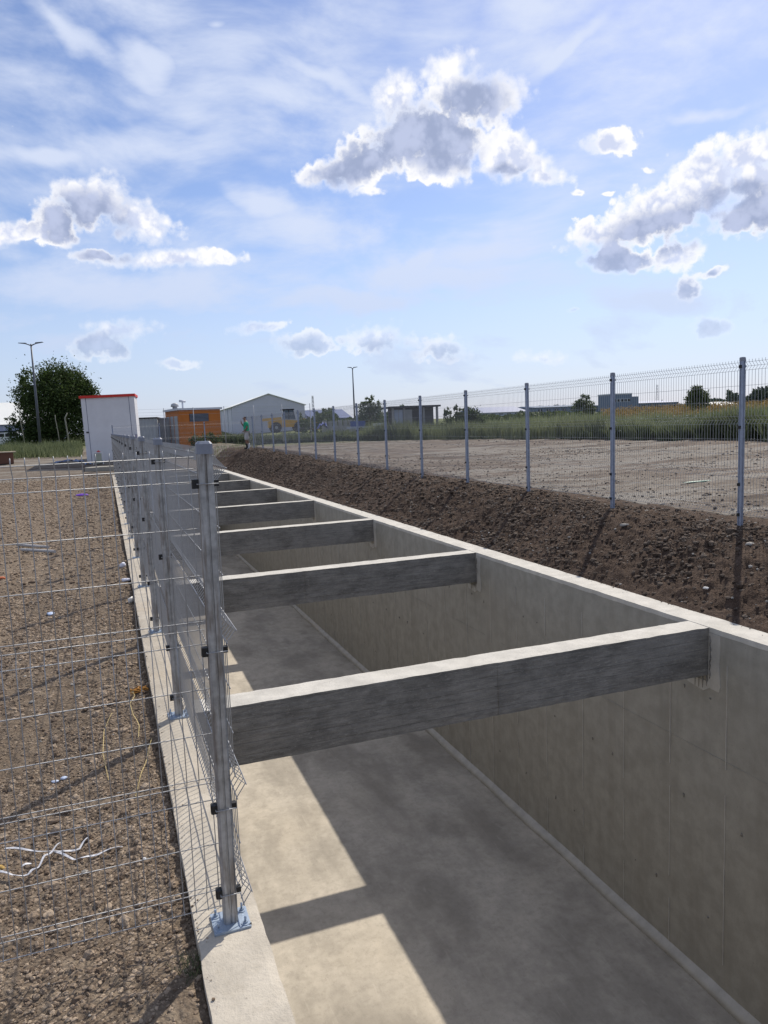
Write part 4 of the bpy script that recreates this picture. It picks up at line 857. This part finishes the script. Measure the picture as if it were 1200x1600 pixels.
# ---------------------------------------------------------------- street lamps
M['pole'] = pm('grey_lamp_pole', (.10, .11, .13), .5, .3)
def lamp(px, D, ytop, arms, label):
    x, y = gp(px, D); z = Hs(x, y); h = zat(ytop, px, D)-z; t = empty('street_lamp', (x, y, z), .344*0-.35, label, 'street lamp')
    mb = MB(); mb.tube([(0, 0, -.2), (0, 0, h*.5), (0, 0, h)], [.115, .09, .055], 10); mb.build('pole', M['pole'], t)
    bxs('base_cover', M['pole'], t, (-.16, .16, -.16, .16, 0, .35))
    for sgn, ln in arms:
        mb = MB(); mb.tube([(0, 0, h-.12), (sgn*ln*.5, 0, h-.02), (sgn*ln, 0, h+.06)], [.05, .04, .035], 6); a = mb.build('arm', M['pole'], t)
        mb = MB(); mb.add([(sgn*ln*.75, -.12, h+.01), (sgn*(ln+.45), -.08, h+.09), (sgn*(ln+.45), .08, h+.09), (sgn*ln*.75, .12, h+.01), (sgn*ln*.75, -.12, h+.1), (sgn*(ln+.4), -.07, h+.13), (sgn*(ln+.4), .07, h+.13), (sgn*ln*.75, .12, h+.1)],
            [(0, 1, 2, 3), (4, 7, 6, 5), (0, 4, 5, 1), (1, 5, 6, 2), (2, 6, 7, 3), (3, 7, 4, 0)]); mb.build('lamp_head', M['pole'], a)
lamp(61, 58, 537, ((1, .5), (-1, .5)), 'tall double-armed street lamp before the big round tree')
lamp(555, 84, 575, ((1, .12), (-1, .12)), 'slim street lamp with a tiny head beside the pale bush')
# ---------------------------------------------------------------- thin posts and a tall wire fence in the distance
t = empty('wire_fence', (*gp(209, 54), 0), 0, 'tall wire fence with thin posts and strands before the kiosk and tent hall', 'fence'); t.location.z = Hs(t.location.x, t.location.y)
pts = [gp(a, d) for a, d in ((209, 54), (258, 54.5), (304, 55), (352, 55.5), (398, 56), (442, 56.5), (486, 57))]
tops = [zat(640-(a-209)*.035, a, 55) for a in (209, 258, 304, 352, 398, 442, 486)]
mb = MB(); mb.tube([(0, 0, 0), (0, 0, 2.75)], .03, 6)
for (a, b_) in pts: mb2 = link('fence_post', mb.mesh('fence_post', M['greysheet']) if 'wfp' not in P else P['wfp'], t, (a-t.location.x, b_-t.location.y, tops[0]-2.75-t.location.z)); P['wfp'] = mb2.data
for j in range(7):
    mb3 = MB(); zz = tops[0]-.06-[0, .22, .44, 1.0, 1.4, 1.8, 2.2][j]-t.location.z
    mb3.tube([(a-t.location.x, b_-t.location.y, zz) for a, b_ in pts], .006, 4); mb3.build('wire_strand', M['greysheet'], t)
for px, D, y0, y1, lab, bend in ((37, 60, 697, 648, 'thin leaning stake before the ragged shrub', 0), (92, 59, 694, 648, 'thin pale stake before the big tree trunk', 0), (107, 58, 697, 645, 'bent weathered post before the right side of the big tree', .25)):
    x, y = gp(px, D); z = Hs(x, y); h = zat(y1, px, D)-z; mb = MB(); r_ = .06 if bend else .035
    mb.tube([(0, 0, -.1), (-.08-bend*.1, 0, h*.5), (-.18+bend*.0, 0, h*.85), (-.18+bend*.8, 0, h)], [r_*1.2, r_, r_, r_*.7], 6); o = mb.build('stake', pm('weathered_stake', (.25, .24, .19), .9)); o.location = (x, y, z); tag(o, lab, 'stake')
# ---------------------------------------------------------------- yellow loader, blocks, tarp
M['yellow'] = pm('yellow_machine_paint', (.62, .33, .03), .5, 0, .15, 2)
k = place(452, 88, 4, 'wheel_loader', 'yellow wheel loader with open cab parked in front of the tent hall', 'loader'); k.location.z = zat(672, 452, 88)-.25
def pr(name, m, prof, y0, y1, par=None):
    mb = MB(); n = len(prof); mb.add([(a, y0, b) for a, b in prof]+[(a, y1, b) for a, b in prof], [tuple(range(n)), tuple(range(n, 2*n))[::-1]]+[(i, n+i, n+(i+1) % n, (i+1) % n) for i in range(n)]); return mb.build(name, m, par or k)
pr('chassis', M['yellow'], [(-2.4, .6), (-2.4, 1.35), (-.9, 1.5), (.9, 1.35), (1.2, 1.1), (1.2, .6)], -.6, .6)
pr('engine_cover', M['yellow'], [(-3.2, 1.36), (-3.1, 1.68), (-.9, 1.78), (-.9, 1.52)], -.5, .5)
cb = pr('cab', pm('cab_glass', (.08, .11, .15), .15), [(-.8, 1.52), (-.65, 2.55), (.45, 2.55), (.65, 1.45)], -.55, .55)
for a, b_ in (((-.82, 1.52), (-.67, 2.57)), ((.47, 2.57), (.68, 1.45)), ((-.05, 1.5), (-.05, 2.56))):
    mb = MB(); mb.tube([(a[0], -.57, a[1]), (b_[0], -.57, b_[1])], .05, 4); mb.build('cab_pillar', M['dark'], cb)
bxs('cab_roof', M['dark'], cb, (-.8, .6, -.65, .65, 2.56, 2.68))
mb = MB(); mb.tube([(.9, -.4, 1.2), (1.9, -.4, 1.45), (2.7, -.4, .7)], .12, 6); mb.build('lift_arm', M['yellow'], k); mb = MB(); mb.tube([(.9, .4, 1.2), (1.9, .4, 1.45), (2.7, .4, .7)], .12, 6); mb.build('lift_arm', M['yellow'], k)
pr('bucket', M['yellow'], [(2.6, .2), (2.55, .95), (2.75, 1.15), (3.2, 1.0), (3.0, .7), (2.95, .35), (3.5, .15)], -1.1, 1.1)
for a in (-1.6, 1.1):
    for b_ in (-.85, .55):
        mb = MB(); mb.tube([(a, b_, .6), (a, b_+.35, .6)], .62, 18); wh = mb.build('wheel', M['dark'], k); mb = MB(); mb.tube([(a, b_-.01, .6), (a, b_-.002, .6)], .2, 12); mb.build('rim', M['greysheet'], wh)
k = place(505, 78, 2, 'concrete_blocks', 'row of low grey concrete blocks beyond the weeds right of the yellow loader', 'blocks')
for i in range(7):
    mb = MB(); w_ = .55; zz = zat(667, 520, 78)-k.location.z; mb.box(i*w_+.01, (i+1)*w_-.01, 0, .6, 0, zz+.1); mb.box(i*w_+.1, (i+1)*w_-.1, .05, .55, zz+.101, zz+.62+random.uniform(-.1, .1)); mb.build('block', M['concpost'], k)
cloth('blue_tarp', 504, 74, 1.0, .6, .9, pm('lilac_tarp', (.17, .2, .48), .6), 'lilac blue tarp heap between the loader and the concrete blocks', 'tarp', 3).location.z += zat(671, 504, 74)-Hs(*gp(504, 74))
k = place(578, 68, 2, 'parked_trailer', 'white and blue trailer frame below the pale bush', 'trailer'); zt_ = zat(655, 590, 68)-k.location.z
bxs('bed', M['haze_wall'], k, (-1.8, 1.4, 0, 1.4, zt_-.75, zt_-.6)); bxs('side_board', pm('blue_board', (.08, .12, .3), .6), k, (-1.8, -.4, 0, .05, zt_-.59, zt_-.1)); bxs('side_board', M['white'], k, (.3, 1.3, 0, .05, zt_-.59, zt_-.35))
for a in (-.9, .8): mb = MB(); mb.tube([(a, -.1, zt_-1.0), (a, .1, zt_-1.0)], .35, 12); mb.build('wheel', M['dark'], k)
# ---------------------------------------------------------------- person
x, y = gp(385, 40.3); px_, py_ = x, y
pe = empty('person', (x, y, Hs(x, y)+.01), math.radians(180-8), 'person in green t-shirt and pale trousers standing at the far end of the earth bank', 'person')
def skin(name, verts, edges, radii, m, parent, sub=2, root=0):
    me = bpy.data.meshes.new(name); me.from_pydata(verts, edges, []); me.materials.append(m); o = link(name, me, parent)
    sk = o.modifiers.new('skin', 'SKIN'); sk.use_smooth_shade = True
    for i, r_ in enumerate(radii):
        r_ = r_ if isinstance(r_, tuple) else (r_, r_); me.skin_vertices[0].data[i].radius = r_; me.skin_vertices[0].data[i].use_root = (i == root)
    ss_ = o.modifiers.new('sub', 'SUBSURF'); ss_.levels = sub; ss_.render_levels = sub; return o
SK = pm('skin_tone', (.22, .12, .08), .6); GT = pm('green_cotton', (.02, .30, .17), .85); TR = pm('pale_cotton', (.45, .44, .44), .9); BT = pm('black_rubber_boot', (.015, .015, .016), .5); HR = pm('dark_hair', (.02, .015, .012), .8)
V_ = [(0, 0, .95), (0, 0, 1.12), (.0, 0, 1.32), (.02, 0, 1.46), (.05, 0, 1.54), (.07, 0, 1.64), (.06, 0, 1.72),
      (-.0, .17, 1.42), (-.03, .21, 1.15), (.13, .15, .98), (.20, .13, .94),            # left arm, forearm forward at the hip
      (.0, -.17, 1.42), (.10, -.20, 1.18), (.24, -.08, 1.42), (.25, -.05, 1.50),          # right arm raised to the face
      (0, .09, .88), (.05, .10, .48), (.02, .10, .09), (.16, .10, .03), (0, -.09, .88), (-.03, -.10, .48), (-.10, -.10, .09), (.04, -.10, .03)]
Ed = [(0, 1), (1, 2), (2, 3), (3, 4), (4, 5), (5, 6), (3, 7), (7, 8), (8, 9), (9, 10), (3, 11), (11, 12), (12, 13), (13, 14), (0, 15), (15, 16), (16, 17), (17, 18), (0, 19), (19, 20), (20, 21), (21, 22)]
Ra = [(.12, .15), (.11, .14), (.12, .16), (.08, .09), .05, .085, .07, .055, .042, .032, .028, .055, .042, .032, .028, .085, .055, .04, .03, .085, .055, .04, .03]
for hb, dr in ((10, Vector((.85, .0, -.5))), (14, Vector((.1, .1, .95)))):
    base_ = Vector(V_[hb])
    for q in range(5):
        f_ = Vector((0, (q-2)*.016, 0)); ln = (.05, .07, .078, .07, .055)[q]; V_.append(tuple(base_+dr*.03+f_)); V_.append(tuple(base_+dr*(.03+ln*.6)+f_*1.2)); V_.append(tuple(base_+dr*(.03+ln)+f_*1.1+Vector((.008, 0, -.008))))
        n0 = len(V_)-3; Ed += [(hb, n0), (n0, n0+1), (n0+1, n0+2)]; Ra += [.010, .009, .008]
body = skin('body', V_, Ed, Ra, SK, pe)
skin('shirt', [(0, 0, .93), (0, 0, 1.12), (0, 0, 1.32), (.015, 0, 1.44), (-.0, .17, 1.42), (-.02, .205, 1.22), (.0, -.17, 1.42), (.06, -.195, 1.27)], [(0, 1), (1, 2), (2, 3), (3, 4), (4, 5), (3, 6), (6, 7)], [(.17, .21), (.16, .19), (.165, .21), (.12, .13), .09, .08, .09, .08], GT, pe)
skin('trousers', [(0, 0, .96), (0, .09, .86), (.05, .10, .46), (0, -.09, .86), (-.03, -.10, .46)], [(0, 1), (1, 2), (0, 3), (3, 4)], [(.16, .19), .13, .10, .13, .10], TR, pe)
for q, s_ in ((17, 1), (21, -1)):
    a = Vector(V_[q]); skin('boot', [tuple(a+Vector((.015, 0, .24))), tuple(a), tuple(a+Vector((.06, 0, -.04))), tuple(a+Vector((.17, 0, -.055)))], [(0, 1), (1, 2), (2, 3)], [.062, .058, .052, .04], BT if s_ > 0 else M['white'], pe)
skin('hair', [(.03, 0, 1.66), (.045, 0, 1.745)], [(0, 1)], [.088, .082], HR, body, 2)
mb = MB(); mb.tube([(.155, 0, 1.645), (.178, 0, 1.63), (.158, 0, 1.62)], [.012, .014, .010], 6); mb.build('nose', SK, body)
for s_ in (-1, 1): mb = MB(); mb.tube([(.15, s_*.035, 1.66), (.158, s_*.035, 1.66)], .012, 8); mb.build('eye', M['dark'], body); mb = MB(); mb.tube([(.065, s_*.085, 1.66), (.065, s_*.1, 1.645), (.07, s_*.088, 1.625)], [.02, .018, .012], 6); mb.build('ear', SK, body)
mb = MB(); mb.tube([(.145, -.03, 1.585), (.155, 0, 1.585), (.145, .03, 1.585)], .008, 6); mb.build('mouth', pm('lip_tone', (.16, .06, .05), .6), body)
# ---------------------------------------------------------------- litter and stones on the soil
def ribbon(name, pxs, w_, m, label, cat, lift=.02, thick=.0015, lifts=None):
    pts = [hit(a, b) for a, b in pxs]; out = []
    for p in pts: p.z = float(base_h(np.array([p.x]), np.array([p.y]))[0])+.012
    for i in range(len(pts)-1):
        for q in range(5): out.append(pts[i].lerp(pts[i+1], q/5))
    out.append(pts[-1]); mb = MB(); n = len(out)
    for i, p in enumerate(out): p.z += lift+.006*math.sin(i*.8)
    vs = []
    for i, p in enumerate(out):
        d = (out[min(i+1, n-1)]-out[max(i-1, 0)]); d.z = 0; d.normalize(); s_ = Vector((-d.y, d.x, .35*math.sin(i*.6)))*w_/2
        vs += [p-s_, p+s_, p+s_+Vector((0, 0, thick)), p-s_+Vector((0, 0, thick))]
    fs = []
    for i in range(n-1):
        for q in range(4): fs.append((i*4+q, i*4+(q+1) % 4, i*4+4+(q+1) % 4, i*4+4+q))
    mb.add(vs, fs+[(0, 1, 2, 3), ((n-1)*4+3, (n-1)*4+2, (n-1)*4+1, (n-1)*4)]); o = mb.build(name, m); tag(o, label, cat); return o
WP = pm('white_plastic_strap', (.55, .55, .57), .5)
ribbon('plastic_strap', [(8, 1333), (50, 1338), (95, 1343), (125, 1332), (138, 1318)], .0105, WP, 'white plastic strap with an upturned end, upper one of the tangle on the soil', 'strap')
ribbon('plastic_strap', [(85, 1342), (115, 1348), (130, 1348), (160, 1337), (192, 1328)], .0105, WP, 'long white plastic strap reaching furthest right in the tangle', 'strap')
ribbon('plastic_strap', [(95, 1327), (83, 1344), (70, 1352), (60, 1366), (45, 1374), (20, 1375), (-10, 1369)], .0105, WP, 'white plastic strap curling down to the left under the tangle', 'strap', .03)
ribbon('plastic_strap', [(34, 1362), (50, 1356)], .0105, WP, 'short white strap scrap beside the tangle', 'strap')
ribbon('twine', [(205, 1083), (211, 1092), (204, 1110), (210, 1128), (218, 1140), (217, 1160)], .006, pm('yellow_twine', (.40, .31, .14), .8), 'wavy yellow twine trailing from the orange tangle', 'twine', .012)
ribbon('twine', [(238, 1160), (230, 1190), (220, 1215), (212, 1248)], .005, P['yellow_twine'], 'second yellow twine running towards the near curb edge', 'twine', .012)
ribbon('twine', [(176, 1122), (163, 1150), (162, 1190), (170, 1220)], .005, P['yellow_twine'], 'faint yellow twine left of the wavy one', 'twine', .012)
mb = MB(); a = hit(218, 1083); OR = pm('orange_cord', (.42, .20, .04), .7)
for q in range(9):
    pts = [a+Vector((random.uniform(-.075, .075), random.uniform(-.05, .05), .015+random.random()*.035)) for _ in range(5)]; mb.tube(pts, .0045, 5)
tag(mb.build('cord_tangle', OR), 'orange and yellow cord tangle on the soil beside the curb', 'cord')
def junk(name, px, py, size, m, label, cat, seed=0, flat=.4, sub=2):
    V, Fc = ico(sub, seed); a = hit(px, py); mb = MB(); mb.add([(v[0]*size[0], v[1]*size[1], v[2]*size[2]) for v in V], [tuple(int(q) for q in f) for f in Fc], True); o = mb.build(name, m); o.location = (a.x, a.y, a.z+size[2]*.45); o.rotation_euler = (0, 0, seed); tag(o, label, cat); return o
junk('white_stone', 205, 941, (.055, .05, .06), pm('chalk_white', (.7, .68, .64), .8), 'rounded white lump against the curb edge', 'lump', 1)
junk('paper_scrap', 197, 908, (.07, .06, .04), pm('paper_white', (.68, .68, .75), .8), 'pale lilac paper scrap beside the curb above the white lump', 'paper', 3)
junk('paper_scrap', 192, 886, (.05, .07, .06), P['paper_white'], 'creamy scrap half buried by the curb edge', 'paper', 8)
junk('purple_bottle', 129, 775, (.22, .08, .07), pm('purple_plastic', (.22, .08, .55), .5), 'flattened purple plastic bottle on the soil before the slab', 'bottle', 0)
junk('foil_scrap', 79, 960, (.08, .05, .02), pm('pale_blue_plastic', (.42, .50, .66), .5), 'pale blue plastic scrap on the soil at mid distance', 'scrap', 5)
junk('foil_scrap', 100, 1217, (.024, .02, .012), pm('silver_blue', (.48, .54, .66), .4), 'silvery blue scrap lying in a post shadow', 'scrap', 6)
junk('foil_scrap', 86, 1222, (.028, .02, .010), P['silver_blue'], 'darker silvery scrap just left of the silvery blue one', 'scrap', 9)
junk('pale_stone', 122, 1088, (.03, .02, .015), M['pebble'], 'flat pale stone left of the orange cord tangle', 'stone', 4)
junk('pale_stone', 50, 1098, (.03, .02, .018), M['pebble'], 'pale stone nearest the left edge at twine height', 'stone', 7)
junk('pale_stone', 226, 1343, (.012, .01, .008), P['chalk_white'], 'small white pebble right of the strap tangle', 'stone', 2)
junk('pale_stone', 975, 822, (.07, .055, .035), M['pebble'], 'flat pale rock on the bank below the second tall fence post', 'rock', 3)
junk('pale_stone', 1172, 853, (.06, .05, .035), M['pebble'], 'bright whitish rock on the bank below the tallest fence post', 'rock', 6)
junk('pale_stone', 1103, 920, (.035, .03, .02), P['chalk_white'], 'small white stone on the dark bank above the near beam end', 'rock', 5)
junk('green_film', 1092, 753, (.4, .05, .02), pm('green_film', (.14, .26, .19), .5), 'strip of green film lying on the dirt field', 'film', 0)
junk('timber_scrap', 872, 686, (.5, .08, .05), pm('pale_wood', (.45, .38, .28), .8), 'pale wood scrap at the foot of the weeds', 'wood', 0)
for k_, (p0, p1, lab) in enumerate((((27, 855), (76, 859), 'upper grey pipe of the two lying on the soil'), ((34, 863), (86, 866), 'lower grey pipe of the two lying on the soil'))):
    a, b_ = hit(*p0), hit(*p1); a.z += .05; b_.z += .05; mb = MB(); mb.tube([a, a.lerp(b_, .5), b_], .028, 10); tag(mb.build('grey_pipe', pm('pale_grey_pipe', (.42, .40, .38), .7)), lab, 'pipe')
junk('curb_pebble', 393, 1464, (.008, .007, .009), M['dark'], 'dark pebble on the curb beside the base plate', 'pebble', 1).location.z = ZC+.006
junk('yellow_scrap', 0, 1358, (.014, .045, .02), pm('ochre_rag', (.42, .27, .08), .8), 'ochre rag at the left edge below the straps', 'rag', 4)
junk('red_scrap', 2, 905, (.05, .06, .03), pm('brick_red', (.38, .10, .04), .8), 'brick red shard at the left edge of the soil', 'shard', 2)
